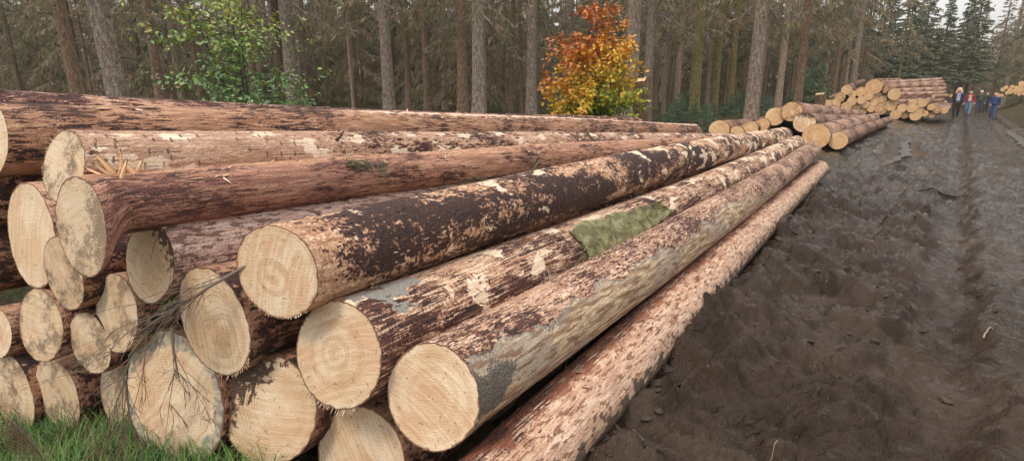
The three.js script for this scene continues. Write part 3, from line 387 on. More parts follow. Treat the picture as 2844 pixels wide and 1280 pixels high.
// torn slabs of bark still clinging to a log
function barkSlab(log, x0, x1, thC, half, lift, matOpts, name, label, curl = 0.02) {
  const s = log.s, nx = 110, nt = 22, pos = [], col = [], idx = []; const N = (nx + 1) * (nt + 1);
  for (let k = 0; k < 2; k++) for (let i = 0; i <= nx; i++) for (let j = 0; j <= nt; j++) {
    const u = i / nx, v = j / nt * 2 - 1, wv = half * (0.55 + 0.9 * smp(PM, u * 0.35, v > 0 ? 0.5 : 0.1)) * Math.pow(clamp((1.02 - u) * 1.25), 0.45) * (0.8 + 0.5 * smp(PD, u * 0.5, v > 0 ? 0.3 : 0.7)) * (u < 0.03 ? 0.9 : 1), x = lerp(x0, x1, u) + (v * 0.04) + 0.06 * (fbm(v * 3, 7, u < 0.5 ? 1 : 9, 2) - 0.5) * (Math.abs(u - 0.5) > 0.4 ? 1 : 0), th = thC + v * wv;
    const p = s.point(x, th), ctr = s.near.clone().addScaledVector(s.a, x), rad = p.clone().sub(ctr).normalize(), up = lift + curl * Math.pow(Math.abs(v), 3) + 0.004 * fbm(x * 30, v * 8, 2, 3) + (k ? 0 : -0.012); p.addScaledVector(rad, up).sub(s.near); pos.push(p.x, p.y, p.z);
    const c = matOpts(x, v, k); col.push(c[0], c[1], c[2]);
    if (i && j) { const a = k * N + i * (nt + 1) + j, b = a - nt - 1; k ? idx.push(b - 1, a, b, b - 1, a - 1, a) : idx.push(b - 1, b, a, b - 1, a, a - 1); }
  }
  const rim = []; for (let i = 0; i <= nx; i++) rim.push(i * (nt + 1)); for (let j = 1; j <= nt; j++) rim.push(nx * (nt + 1) + j); for (let i = nx - 1; i >= 0; i--) rim.push(i * (nt + 1) + nt); for (let j = nt - 1; j > 0; j--) rim.push(j);
  rim.forEach((a, i) => { const b = rim[(i + 1) % rim.length]; idx.push(a, b, b + N, a, b + N, a + N); });
  const g = new THREE.BufferGeometry(); g.setAttribute('position', new THREE.Float32BufferAttribute(pos, 3)); g.setAttribute('color', new THREE.Float32BufferAttribute(col, 3)); g.setIndex(idx); g.computeVertexNormals();
  const m = part(name, g, new THREE.MeshStandardMaterial({ vertexColors: true, roughness: 0.95, side: THREE.DoubleSide }), log.g); m.userData.label = label; return m;
}
const mossCol = (x, v, k) => { const n = smp(PM, x * 1.4, v * 0.25) + 0.5 * (smp(PF, x * 1.2, v * 0.2) - 0.5); const c = k ? mix3(mix3([112, 112, 76], [150, 144, 104], ss(0.35, 0.6, n)), [96, 84, 62], 0.6 * ss(0.5, 0.6, smp(PM, x * 0.9 + 0.3, v * 0.2))) : [80, 50, 40]; return c.map(s2l); };
barkSlab(PILE.B, 1.55, 2.85, 58 * DEG, 0.52, 0.016, mossCol, 'bark_slab', 'green mossy slab of bark');
{ const s = PILE.B.s, list = []; seed(246); for (let i = 0; i < 2600; i++) { const x = rr(1.5, 2.9), th = 58 * DEG + rr(-0.52, 0.52) * (1.15 - 0.35 * (x - 1.5)); if (smp(PM, x * 1.1, th * 0.4) < 0.46) continue; const ctr = s.near.clone().addScaledVector(s.a, x), rad = s.point(x, th).sub(ctr).normalize(), p = s.point(x, th).addScaledVector(rad, 0.014).sub(s.near), d = rad.clone().addScaledVector(s.a, rr(-0.9, 0.9)).addScaledVector(UP, rr(-0.6, 0.4)).normalize(), n = new THREE.Vector3().crossVectors(d, s.side).normalize(), f = rr(0.7, 1.25); list.push([p, d, n, rr(0.006, 0.016), rr(0.004, 0.009), 0.002, [s2l(124 * f), s2l(126 * f), s2l(82 * f)]]); } const m = part('moss', slivers(list), sliverMat, PILE.B.g); m.userData = { kind: 'stuff', label: 'tufted grey-green moss on the bark slab' }; }
barkSlab(PILE.A, 0.12, 0.62, -72 * DEG, 0.14, 0.02, (x, v, k) => { const n = fbm(x * 24, v * 3, 3, 3); return (k ? mix3(v > -0.1 ? [84, 70, 58] : [98, 108, 58], [70, 56, 46], ss(0.5, 0.65, n)) : [70, 46, 38]).map(s2l); }, 'bark_strip', 'green edged strip of loose bark', 0.03);
// splinters torn up on top of the dirty reddish log
{ const s = PILE.I.s, list = []; seed(77); for (let i = 0; i < 14; i++) { const p = s.point(0.10 + rr(0, 0.12), rr(-0.5, 0.5)).sub(s.near).addScaledVector(UP, -0.02), d = V3(rr(-0.5, 0.35), rr(0.5, 1), rr(-0.3, 0.3)).normalize(), n = V3(0.3, 0, 1).normalize(), f = rr(0.85, 1.1); list.push([p, i < 4 ? V3(-0.75 + 0.2 * i, 0.45 + 0.1 * i, 0.1).normalize() : d, n, i < 5 ? rr(0.1, 0.14) : rr(0.04, 0.1), rr(0.015, 0.035), 0.012, [s2l(226 * f), s2l(184 * f), s2l(140 * f)]]); }
  part('torn_splinters', slivers(list), sliverMat, PILE.I.g); }

// ---------------------------------------------------------------- second pile, third pile, pile on the bank
const smallBark = [[[140, 104, 84], [182, 144, 120], [112, 78, 64], 0.5], [[164, 126, 104], [208, 172, 148], [138, 102, 86], 0.44], [[196, 158, 136], [228, 196, 174], [164, 124, 106], 0.34]].map(([base, light, mid, bark], i) => barkTexture(7, 0.2, 51 + i, { w: 1024, h: 128, base, light, mid, bark: bark - 0.12, bump: 0.02 }).mat);
const smallFace = [0, 1, 2, 3, 4].map((i) => faceTexture(60 + i, { n: 256, warm: 0.5 + 0.15 * i, rings: 14, dirt: i === 4 ? 0.5 : 0 }));
for (const m of smallFace) m.color.setRGB(1, 0.9, 0.74);
const ORD = ['first', 'second', 'third', 'fourth', 'fifth', 'sixth', 'seventh', 'eighth', 'ninth', 'tenth', 'eleventh', 'twelfth', 'thirteenth', 'fourteenth', 'fifteenth'];
// where each log end sits in its stack: rows counted from the bottom, places from the forest side
function stackPlaces(list, step) { const rows = []; list.map((p, i) => [p, i]).sort((a, b) => a[0][1] - b[0][1]).forEach(([p, i]) => { const r = rows.find((q) => p[1] - q.y < step); if (r) r.m.push([p[0], i]); else rows.push({ y: p[1], m: [[p[0], i]] }); }); const out = []; rows.forEach((r, k) => r.m.sort((a, b) => a[0] - b[0]).forEach(([, i], n) => { out[i] = [k, n]; })); return out; }
const pile2 = [[4.92, 0.69, -13.39, 9.88, 0.69, -19.67, 0.21], [5.33, 0.61, -13.37, 10.29, 0.61, -19.65, 0.16], [5.65, 0.7, -13.39, 10.61, 0.7, -19.67, 0.17], [6.0, 0.8, -13.52, 10.96, 0.8, -19.8, 0.14], [6.3, 0.99, -13.57, 11.26, 0.95, -19.85, 0.2], [6.59, 1.11, -13.39, 12.82, 0.75, -20.92, 0.22], [6.79, 0.87, -13.12, 13.57, 0.57, -21.39, 0.22], [6.89, 0.58, -12.74, 14.0, 0.58, -21.91, 0.27], [7.45, 0.48, -12.82, 14.95, 0.51, -22.41, 0.19]];
const labels2 = ['orange log end lying apart at the forest edge of the second pile', 'small low log end between two larger ones at the forest edge', 'middling log end beside the small low one in the second pile', 'smallest high log end leaning on the second pile', 'large orange log end next to the topmost log of the second pile', 'topmost log of the second pile with brownish cut end', 'long log with dark notch stain on its cut end', 'thickest orange-ended log at the base of the second pile', 'long log of the second pile lying against the track edge'];
pile2.forEach((p, i) => makeLog({ near: p.slice(0, 3), far: p.slice(3, 6), r0: p[6], r1: p[6] * (i > 4 ? 0.72 : 0.85), skew: i > 4 ? 14 : 20, pitch: -4, seed: 30 + i, around: 32, rings: 40, mat: smallBark[i % 2], face: i === 6 ? faceTexture(71, { n: 256, warm: 0.8, crescent: [1.4, 0.55], rings: 14 }) : i === 5 ? smallFace[4] : smallFace[i % 4], label: labels2[i], group: 'logs of the second pile along the track' }));
const pile3 = [[15.91, 1.66, -27.33, 0.22], [16.3, 1.46, -27.28, 0.18], [16.7, 1.58, -27.31, 0.22], [17.26, 1.8, -27.37, 0.35], [15.64, 1.32, -27.25, 0.22], [16.14, 1.14, -27.2, 0.2], [16.6, 1.19, -27.22, 0.19], [17.02, 1.37, -27.26, 0.19], [17.41, 1.37, -27.26, 0.17], [17.72, 1.18, -27.21, 0.2], [18.14, 1.45, -27.28, 0.26], [14.91, 0.98, -27.16, 0.23], [15.41, 0.98, -27.16, 0.26], [15.89, 0.9, -27.14, 0.22], [16.42, 0.87, -27.14, 0.25], [16.86, 0.99, -27.16, 0.17], [17.33, 1.07, -27.18, 0.18], [17.14, 0.8, -27.12, 0.17], [16.77, 0.71, -27.1, 0.25], [17.66, 0.78, -27.11, 0.26], [18.16, 0.95, -27.16, 0.26], [18.59, 0.81, -27.12, 0.2], [19.02, 0.84, -27.13, 0.22], [18.35, 0.53, -27.05, 0.23], [18.82, 0.52, -27.05, 0.19], [19.25, 0.49, -27.04, 0.25]];
seed(303); const at3 = stackPlaces(pile3, 0.22);
pile3.forEach(([x, y, z, r], i) => { const l = rr(4.2, 5.2); makeLog({ near: [x, y, z + rr(-0.2, 0.15)], far: [x + 0.56 * l, y + 0.02, z - 0.83 * l], r0: r * 0.97, r1: r * 0.85, skew: 22, pitch: -3, seed: 60 + i, around: 20, rings: 12, mat: smallBark[i % 3], face: smallFace[i % 5], label: i === 3 ? 'thickest log end lying on top of the stacked short logs' : i === 10 ? 'large high log end jutting beside the stripped sideways logs' : `sawn log end in the short stack, ${ORD[at3[i][0]]} row up, ${ORD[at3[i][1]]} from the forest side`, group: i === 3 || i === 10 ? undefined : 'stacked short logs beyond the second pile' }); });
const loose3 = [[20.56, 1.04, -29.24, 24.79, 1.27, -33.93, 0.18], [21.05, 1.01, -29.23, 25.29, 1.19, -33.91, 0.2], [20.77, 0.81, -29.18, 24.46, 0.87, -33.83, 0.11], [20.98, 0.63, -29.14, 24.71, 0.67, -33.78, 0.14], [21.5, 0.82, -29.18, 25.7, 0.95, -33.85, 0.17], [21.8, 0.68, -29.15, 25.86, 0.79, -33.81, 0.18], [21.18, 0.5, -29.12, 25.04, 0.5, -33.77, 0.15], [22.19, 0.65, -29.17, 25.94, 0.69, -33.81, 0.16], [20.6, 0.5, -29.3, 24.6, 0.55, -34, 0.17], [21.7, 0.42, -29.3, 25.7, 0.45, -34, 0.14]].sort((a, b) => a[0] - b[0]);
loose3.forEach((p, i) => makeLog({ near: p.slice(0, 3), far: p.slice(3, 6), r0: p[6], r1: p[6] * 0.8, skew: 18, seed: 90 + i, around: 18, rings: 10, mat: smallBark[1 + i % 2], face: smallFace[(i + 1) % 5], label: `pale loose log between short stack and walkers, ${ORD[i]} counting away from the stack`, group: 'loose logs at the end of the stack' }));
const side3 = [[19.14, 2.15, -30.55, 21.66, 2.25, -32.11, 0.08], [19.66, 2.05, -30.52, 23.95, 2.26, -32.12, 0.1], [19.66, 1.94, -30.5, 24.06, 2.1, -32.09, 0.1], [19.81, 1.8, -30.4, 24.06, 1.95, -31.95, 0.12], [19.73, 1.63, -30.35, 24.06, 1.74, -31.9, 0.14], [20.05, 1.45, -30.3, 24.06, 1.53, -31.85, 0.12], [19.95, 1.25, -30.28, 23.79, 1.33, -31.83, 0.13], [20.19, 1.07, -30.25, 23.99, 1.12, -31.8, 0.13], [20.27, 0.86, -30.2, 23.85, 0.88, -31.75, 0.14], [20.19, 0.64, -30.2, 23.6, 0.62, -31.7, 0.14], [22.2, 1.36, -30.1, 24.06, 1.39, -31.6, 0.08], [19.6, 1.9, -30.9, 24.0, 2.0, -32.5, 0.13], [19.6, 1.55, -30.9, 24.0, 1.6, -32.5, 0.15], [19.6, 1.2, -30.9, 24.0, 1.25, -32.5, 0.15], [19.6, 0.85, -30.9, 24.0, 0.85, -32.5, 0.15]];
side3.forEach((p, i) => makeLog({ near: p.slice(0, 3), far: p.slice(3, 6), r0: p[6], r1: p[6] * 0.92, seed: 110 + i, around: 18, rings: 16, mat: smallBark[i % 3 === 0 ? 1 : 2], face: smallFace[i % 4], label: i > 10 ? `stripped log in the hidden rear row of the sideways stack, ${ORD[i - 11]} from its top` : i === 10 ? 'short thin log end jutting from the sideways stack' : `stripped pale log lying sideways in the tall stack, ${ORD[i]} from its top`, group: 'sideways logs of the tall stack' }));
makeLog({ near: [15.37, 0.97, -28.71], far: [19.52, 1.47, -33.98], r0: 0.15, r1: 0.13, seed: 131, around: 18, rings: 12, mat: smallBark[1], face: smallFace[1], label: 'slanting log sloping up the forest side of the short stack' });
makeLog({ near: [16.84, 1.72, -28.91], far: [20.8, 2.19, -34.16], r0: 0.17, r1: 0.14, seed: 132, around: 18, rings: 12, mat: smallBark[0], face: smallFace[4], label: 'grey barked log pointing up behind the top of the short stack' });
const pile4 = [[40.63, 1.77, -47.45, 0.15], [40.91, 1.95, -47.5, 0.14], [41.18, 1.75, -47.45, 0.15], [41.42, 2.0, -47.51, 0.15], [41.46, 1.65, -47.42, 0.14], [41.73, 1.85, -47.47, 0.21], [41.87, 1.61, -47.41, 0.15], [42.08, 1.98, -47.5, 0.17], [42.14, 1.72, -47.44, 0.16], [42.21, 2.25, -47.59, 0.2], [41.66, 1.5, -47.39, 0.12], [41.29, 1.52, -47.39, 0.12], [40.29, 1.32, -47.34, 0.14], [40.53, 1.3, -47.33, 0.12], [42.42, 1.82, -47.46, 0.17], [42.49, 2.08, -47.53, 0.17], [41.0, 1.52, -47.4, 0.14], [42.0, 1.42, -47.4, 0.15], [42.4, 1.48, -47.4, 0.16]];
const at4 = stackPlaces(pile4, 0.2);
pile4.forEach(([x, y, z, r], i) => makeLog({ near: [x, y, z], far: [x + 2.6, y, z - 3.2], r0: r, r1: r * 0.85, skew: 10, seed: 140 + i, around: 16, rings: 6, mat: smallBark[i % 3], face: smallFace[i % 4], label: `pale log end in the small bank stack, ${ORD[at4[i][0]]} row up, ${ORD[at4[i][1]]} from the track`, group: 'stack of logs on the track bank' }));
console.log('far piles built');
// ---------------------------------------------------------------- small mesh collector
class Soup {
  constructor() { this.p = []; this.c = []; this.i = []; }
  tri(a, b, c, col) { const k = this.p.length / 3; for (const v of [a, b, c]) { this.p.push(v[0], v[1], v[2]); this.c.push(col[0], col[1], col[2]); } this.i.push(k, k + 1, k + 2); }
  stick(pts, r0, r1, sides, col) {                                   // bent tapering stick
    const n = pts.length, base = this.p.length / 3;
    for (let i = 0; i < n; i++) {
      const a = pts[Math.max(0, i - 1)], b = pts[Math.min(n - 1, i + 1)], d = V3(b[0] - a[0], b[1] - a[1], b[2] - a[2]).normalize(), u = new THREE.Vector3().crossVectors(d, Math.abs(d.y) > 0.9 ? V3(1, 0, 0) : UP).normalize(), w = new THREE.Vector3().crossVectors(d, u), r = lerp(r0, r1, i / (n - 1));
      for (let j = 0; j < sides; j++) { const t = j / sides * Math.PI * 2, x = Math.cos(t) * r, y = Math.sin(t) * r; this.p.push(pts[i][0] + u.x * x + w.x * y, pts[i][1] + u.y * x + w.y * y, pts[i][2] + u.z * x + w.z * y); this.c.push(col[0], col[1], col[2]); }
      if (i) for (let j = 0; j < sides; j++) { const k = base + i * sides + j, k1 = base + i * sides + (j + 1) % sides; this.i.push(k - sides, k, k1, k - sides, k1, k1 - sides); }
    }
    this.p.push(...pts[n - 1]); this.c.push(col[0], col[1], col[2]); const tip = this.p.length / 3 - 1; for (let j = 0; j < sides; j++) this.i.push(base + (n - 1) * sides + j, tip, base + (n - 1) * sides + (j + 1) % sides);
  }
  geo() { const g = new THREE.BufferGeometry(); g.setAttribute('position', new THREE.Float32BufferAttribute(this.p, 3)); g.setAttribute('color', new THREE.Float32BufferAttribute(this.c, 3)); g.setIndex(this.i); g.computeVertexNormals(); return g; }
}
// ---------------------------------------------------------------- spruces
const trunkTex = (() => { const w = 256, h = 512, a = new Uint8Array(w * h * 4), b = new Uint8Array(w * h); for (let j = 0; j < h; j++) for (let i = 0; i < w; i++) { const u = i / w, v = j / h, c = cell(u * 0.5 + 0.02 * (smp(PM, u, v) - 0.5), v * 0.5), k = j * w + i, n = smp(PM, u, v), f = smp(PF, u, v), e = ss(0, 0.2, WED[c]); put([196, 186, 176]); mixTo([150, 136, 124], WID[c]); mixTo([96, 82, 72], 1 - e); mixTo([206, 204, 190], 0.6 * ss(0.54, 0.62, n)); const q = 0.8 + 0.4 * f; for (let d = 0; d < 3; d++) a[k * 4 + d] = clamp(K[d] * q, 0, 255); a[k * 4 + 3] = 255; b[k] = 255 * clamp(0.3 + 0.3 * e + 0.3 * (WID[c] - 0.5) + 0.6 * (f - 0.5)); } return [dataTex(w, h, a), greyTex(w, h, b)]; })();
const trunkMat = (r, g, b) => new THREE.MeshStandardMaterial({ map: trunkTex[0], bumpMap: trunkTex[1], bumpScale: 0.02, roughness: 0.95, color: RGB(r, g, b) });
const TRUNK = { grey: trunkMat(208, 198, 190), brown: trunkMat(190, 166, 144), green: trunkMat(190, 182, 128), pale: trunkMat(244, 224, 206), dark: trunkMat(140, 118, 102) };
const woodMat = new THREE.MeshStandardMaterial({ vertexColors: true, roughness: 0.95 });
const needleMat = new THREE.MeshPhysicalMaterial({ vertexColors: true, roughness: 0.95, transmission: 0.45, thickness: 0, side: THREE.DoubleSide });
function trunkGeo(h, r, sd, sides = 14) {
  const segs = 22, pos = [], uv = [], idx = [];
  for (let i = 0; i <= segs; i++) { const t = i / segs, y = h * t * (0.4 + 0.6 * t), cx = 0.05 * (vn(y * 0.25, sd, 1) - 0.5) * Math.min(1, y), cz = 0.05 * (vn(y * 0.25, sd, 7) - 0.5) * Math.min(1, y);
    for (let j = 0; j <= sides; j++) { const th = j / sides * Math.PI * 2, R = r * (1 - 0.93 * (y / h)) * (1 + 0.45 * Math.exp(-y / 0.3) * (0.7 + 0.6 * vn(Math.cos(th) * 1.6 + sd, Math.sin(th) * 1.6, 2))) * (1 + 0.1 * (vn(Math.cos(th) * 1.4, Math.sin(th) * 1.4 + sd, y * 1.2) - 0.5)); pos.push(cx + Math.cos(th) * R, y - 0.25 * (i ? 0 : 1), cz + Math.sin(th) * R); uv.push(j / sides * 2, y / 1.3); if (i && j) { const k = i * (sides + 1) + j, q = k - sides - 1; idx.push(q - 1, k, q, q - 1, k - 1, k); } } }
  const g = new THREE.BufferGeometry(); g.setAttribute('position', new THREE.Float32BufferAttribute(pos, 3)); g.setAttribute('uv', new THREE.Float32BufferAttribute(uv, 2)); g.setIndex(idx); g.computeVertexNormals(); return g;
}
const BROWNS = [[0.29, 0.2, 0.115], [0.23, 0.16, 0.092], [0.33, 0.225, 0.13], [0.21, 0.155, 0.092], [0.3, 0.19, 0.11]], OLIVES = [[0.2, 0.2, 0.085], [0.22, 0.21, 0.095], [0.16, 0.175, 0.075], [0.25, 0.22, 0.105]], GREENS = [[0.045, 0.085, 0.045], [0.06, 0.105, 0.05], [0.035, 0.07, 0.04], [0.08, 0.12, 0.055]], PINKS = [[0.27, 0.185, 0.13], [0.22, 0.15, 0.11], [0.3, 0.2, 0.14]];
const TWIG = [0.19, 0.155, 0.12];
// branches with hanging needle sprays, from y0 up; half the sprays low where the eye looks
function crownGeo({ h, y0, len, count, dens, pal, droop, cone, sd, bare = 0, wide = 0.03, green = 0 }) {
  seed(sd); const S = new Soup();
  for (let b = 0; b < count; b++) {
    const t = Math.pow((b + rnd()) / count, 1.25), y = lerp(y0, h * 0.985, t), az = rnd() * Math.PI * 2, prof = cone ? (1 - t) * 0.93 + 0.05 : Math.min(1, 1.9 * (1 - t) + 0.08), l = len * prof * rr(0.55, 1.1), ca = Math.cos(az), sa = Math.sin(az), dp = droop * rr(0.4, 1.4), lift = cone ? 0.12 : rr(-0.1, 0.15);
    const pt = (u) => [ca * l * u + 0.06 * Math.sin(u * 5 + b) * l * sa, y + l * (lift * u - dp * u * u * 0.55 + (cone ? 0.12 * u * u * u : 0)), sa * l * u - 0.06 * Math.sin(u * 5 + b) * l * ca];
    S.stick([pt(0), pt(0.35), pt(0.7), pt(1)], 0.007 + 0.004 * l, 0.003, 3, TWIG);
    if (rnd() < bare) { for (let k = 0; k < 3; k++) { const u = rr(0.3, 0.9), p = pt(u), e = [p[0] + rr(-0.25, 0.25), p[1] + rr(-0.25, 0.1), p[2] + rr(-0.25, 0.25)]; S.stick([p, e], 0.005, 0.003, 3, TWIG); } continue; }
    const isGreen = rnd() < green, up = y > 8.5 && h > 10 && !cone, n = Math.max(3, Math.round(l * dens * (up ? 0.03 : 1)));
    for (let k = 0; k < n; k++) {
      const u = lerp(0.12, 1, Math.sqrt(rnd())), p = pt(u), P = isGreen ? GREENS : pal, c0 = P[Math.floor(rnd() * P.length)], f = rr(0.7, 1.3), c = [c0[0] * f, c0[1] * f, c0[2] * f];
      const sw = (rnd() < 0.5 ? -1 : 1) * rr(0.4, 1.3), dx = ca * 0.5 - sa * sw, dz = sa * 0.5 + ca * sw, ll = rr(0.15, 0.42) * (up ? 1.7 : 1) * (h < 3 ? 0.45 : 1), dy = -droop * rr(0.2, 1.5), q = [p[0] + dx * ll * 0.6 + rr(-0.03, 0.03), p[1] + dy * ll, p[2] + dz * ll * 0.6 + rr(-0.03, 0.03)], w = wide * rr(0.5, 1.4) * (up ? 2.4 : 1), ox = rr(-1, 1), oz = rr(-1, 1), nl = Math.hypot(ox, oz) + 1e-6, s = rr(0.3, 0.6);
      const m = [lerp(p[0], q[0], s), lerp(p[1], q[1], s), lerp(p[2], q[2], s)]; S.tri(p, [m[0] + ox / nl * w, m[1] + rr(-0.04, 0.04), m[2] + oz / nl * w], q, c); if (rnd() < 0.6) S.tri(p, q, [m[0] - ox / nl * w, m[1] + rr(-0.04, 0.04), m[2] - oz / nl * w], c);
    }
  }
  return S.geo();
}
function stubGeo(r, sd, count, y0, y1) { seed(sd); const S = new Soup(); for (let i = 0; i < count; i++) { const y = lerp(y0, y1, rnd()), az = rnd() * 6.28, R = r * (1 - 0.05 * y) * 0.93, long = rnd() < 0.25, l = long ? rr(0.25, 0.9) : rr(0.02, 0.07), d = [Math.cos(az), rr(-0.35, 0.15), Math.sin(az)], p0 = [d[0] * R, y, d[2] * R], p1 = [d[0] * (R + l * 0.5), y + d[1] * l * 0.4, d[2] * (R + l * 0.5)], p2 = [d[0] * (R + l), y + d[1] * l - (long ? 0.12 * l : 0), d[2] * (R + l)]; S.stick([p0, p1, p2], long ? 0.012 : 0.018, long ? 0.004 : 0.01, 4, [0.1, 0.078, 0.06]); } return S.geo(); }
const trunkG = [1, 2, 3].map((i) => trunkGeo(18, 0.2, i * 3.1)), stubG = [11, 12, 13].map((i) => stubGeo(0.2, i, 55, 0.4, 7));
const crownG = {
  bare: [21, 22].map((sd) => crownGeo({ h: 18, y0: 3.2, len: 1.7, count: 74, dens: 26, pal: [...BROWNS, ...OLIVES], droop: 0.7, sd, bare: 0.45, green: 0.1 })),
  brown: [31, 32, 33].map((sd) => crownGeo({ h: 18, y0: 1.0, len: 2.0, count: 120, dens: 52, pal: [...BROWNS, ...OLIVES], droop: 0.9, sd, bare: 0.16, green: 0.04 })),
  olive: [41, 42, 43].map((sd) => crownGeo({ h: 18, y0: 1.4, len: 2.1, count: 120, dens: 52, pal: [...OLIVES, ...OLIVES, ...BROWNS], droop: 0.9, sd, bare: 0.12, green: 0.14 })),
  high: [46, 47].map((sd) => crownGeo({ h: 18, y0: 4.2, len: 2.0, count: 100, dens: 50, pal: [...OLIVES, ...BROWNS], droop: 0.85, sd, bare: 0.15, green: 0.12 })),
  green: [51, 52].map((sd) => crownGeo({ h: 18, y0: 3.5, len: 2.6, count: 330, dens: 46, pal: [[0.12, 0.17, 0.085], [0.15, 0.2, 0.095], [0.1, 0.14, 0.07], [0.2, 0.21, 0.11]], droop: 0.6, cone: true, sd, bare: 0.02, wide: 0.1 })),
  larch: [61, 62].map((sd) => crownGeo({ h: 18, y0: 3.0, len: 2.0, count: 260, dens: 46, pal: PINKS, droop: 0.45, cone: true, sd, bare: 0.1, wide: 0.05 })),
};
let treeCount = 0;
const crownNames = { bare: 'crown', brown: 'crown', olive: 'crown', high: 'crown', green: 'crown', larch: 'crown' };
function spruce(x, z, r, kind, tone, label, group, h = 18, lean = 0, y) {
  const k = treeCount++, g = thing(kind === 'larch' ? 'larch_tree' : 'spruce_tree', label, 'tree', [x, (y ?? gh(x, z)) - 0.03, z], group);
  g.rotation.set(0, (k * 2.399) % 6.283, 0); if (lean) g.rotateOnWorldAxis(V3(0, 0, 1), lean);
  const sx = r / 0.2, sy = h / 18, t = part('trunk', trunkG[k % 3], tone, g); t.scale.set(sx, sy, sx);
  const set = crownG[kind], c = part('crown', set[k % set.length], needleMat, g); c.scale.set(0.75 + 0.25 * sy + 0.1 * ((k * 7) % 5) / 5, sy, 0.75 + 0.25 * sy + 0.1 * ((k * 3) % 5) / 5);
  if (kind === 'bare') { const s = part('branch_stubs', stubG[k % 3], woodMat, g); s.scale.set(sx, 1, sx); s.userData.kind = 'stuff'; }
  return g;
}
// trunks one can tell apart in the photograph: x, z, radius, kind, bark, label
const T = TRUNK, EDGE = 'spruces standing at the forest edge';
const mains = [
  [-9.75, -12.9, 0.155, 'bare', T.brown, 'brownish spruce trunk beside the thickest knotty one behind the pile', 0.04], [-7.0, -10.2, 0.175, 'bare', T.grey, 'thickest knotty grey spruce trunk behind the dark purple log', 0.05], [-13.7, -22.3, 0.2, 'bare', T.brown, 'brown spruce trunk between the knotty trunk and the green bush', 0.01],
  [-21.7, -29.0, 0.14, 'brown', T.dark, 'dark slender spruce trunk beyond the paired grey trunks', 0.02], [-18.6, -29.0, 0.12, 'brown', T.dark, 'thin dark spruce between two thick trunks', 0], [-28.4, -33.1, 0.16, 'olive', T.brown, 'tilting brownish spruce at the end of the forest edge', 0.02], [-28.3, -34.7, 0.12, 'olive', T.pale, 'thin pale spruce next to the tilting brownish one', 0],
  [-7.7, -19.2, 0.16, 'bare', T.dark, 'dark trunk doubled with a grey red-scarred one by the green bush', 0], [-6.9, -18.0, 0.2, 'bare', T.grey, 'grey trunk with dull red scar beside the green bush', 0], [-12.6, -28.8, 0.12, 'bare', T.pale, 'thin pale trunk rising through the green bush', 0], [-8.6, -31.3, 0.12, 'brown', T.brown, 'thin brown trunk alone between the bush and the paired grey trunks', 0], [-12.7, -34.6, 0.12, 'brown', T.pale, 'slim pale trunk close by the red-scarred one', 0],
  [-4.0, -18.5, 0.2, 'bare', T.grey, 'stout grey trunk with a dark thin one just behind it', 0], [-7.8, -38.3, 0.15, 'brown', T.dark, 'dark thin trunk just behind a stout grey one', 0], [-5.2, -28.7, 0.16, 'high', T.brown, 'brown trunk flanked by bare twigs at its foot', 0], [-3.4, -22.9, 0.16, 'bare', T.brown, 'mid brown trunk next to a very thin pinkish one', 0], [-4.1, -38.1, 0.12, 'high', T.pale, 'very thin pinkish pale trunk among thick ones', 0],
  [-1.7, -19.7, 0.2, 'bare', T.brown, 'smooth brown trunk paired with the roughest grey trunk', 0], [-0.9, -15.5, 0.2, 'bare', T.grey, 'roughest grey trunk with broken side twigs', 0], [-0.3, -38.1, 0.12, 'high', T.pale, 'thin pale trunk in the gap after the roughest grey trunk', 0], [0.7, -20.4, 0.2, 'bare', T.grey, 'straight grey trunk standing next to the autumn beech', 0], [4.1, -49.0, 0.12, 'olive', T.brown, 'thin far trunk seen through the red beech leaves', 0],
  [3.1, -15.0, 0.2, 'bare', T.grey, 'pale grey trunk rising behind the autumn beech', 0], [4.5, -19.0, 0.16, 'bare', T.grey, 'grey trunk just past the cut stump by the beech', 0], [7.6, -30.4, 0.16, 'high', T.brown, 'brown trunk behind the cut stump', 0], [7.6, -26.3, 0.12, 'bare', T.pale, 'thin pale trunk between stump and mossy trunk', 0], [7.3, -22.8, 0.2, 'bare', T.green, 'mossy green trunk behind the end of the near pile', 0], [11.7, -34.2, 0.12, 'high', T.pale, 'thin trunk clinging beside the mossy green one', 0], [11.6, -32.6, 0.16, 'high', T.green, 'slim yellowish trunk past the mossy green one', 0], [8.5, -24.0, 0.16, 'bare', T.green, 'yellowish trunk rooted in green undergrowth', 0], [10.9, -28.5, 0.16, 'bare', T.green, 'second yellowish trunk rooted in green undergrowth', 0],
  [6.5, -15.4, 0.2, 'bare', T.grey, 'thick grey trunk standing above the second log pile', 0], [12.6, -27.0, 0.16, 'bare', T.pale, 'pale slim trunk past the thick one above the second pile', 0], [10.4, -20.8, 0.16, 'bare', T.brown, 'brown trunk ending behind the topmost log of the second pile', 0], [26.8, -49.2, 0.12, 'high', T.pale, 'very slim pale trunk near the sawn stump', 0], [19.4, -34.5, 0.12, 'high', T.brown, 'slim brown trunk beside the young spruce at the third stack', 0], [18.2, -30.7, 0.17, 'bare', T.grey, 'grey trunk rising right behind the young spruce', 0], [23.5, -40.5, 0.12, 'high', T.pale, 'slim pale trunk behind the short log stack', 0], [25.8, -42.5, 0.12, 'high', T.brown, 'slim brown trunk behind the sideways logs', 0], [31.2, -46.5, 0.11, 'high', T.green, 'thin greenish trunk at the corner of the tall stack', 0],
];
for (const [x, z, r, kind, tone, label, lean] of mains) spruce(x, z, r, kind, tone, label, EDGE, 18, lean);
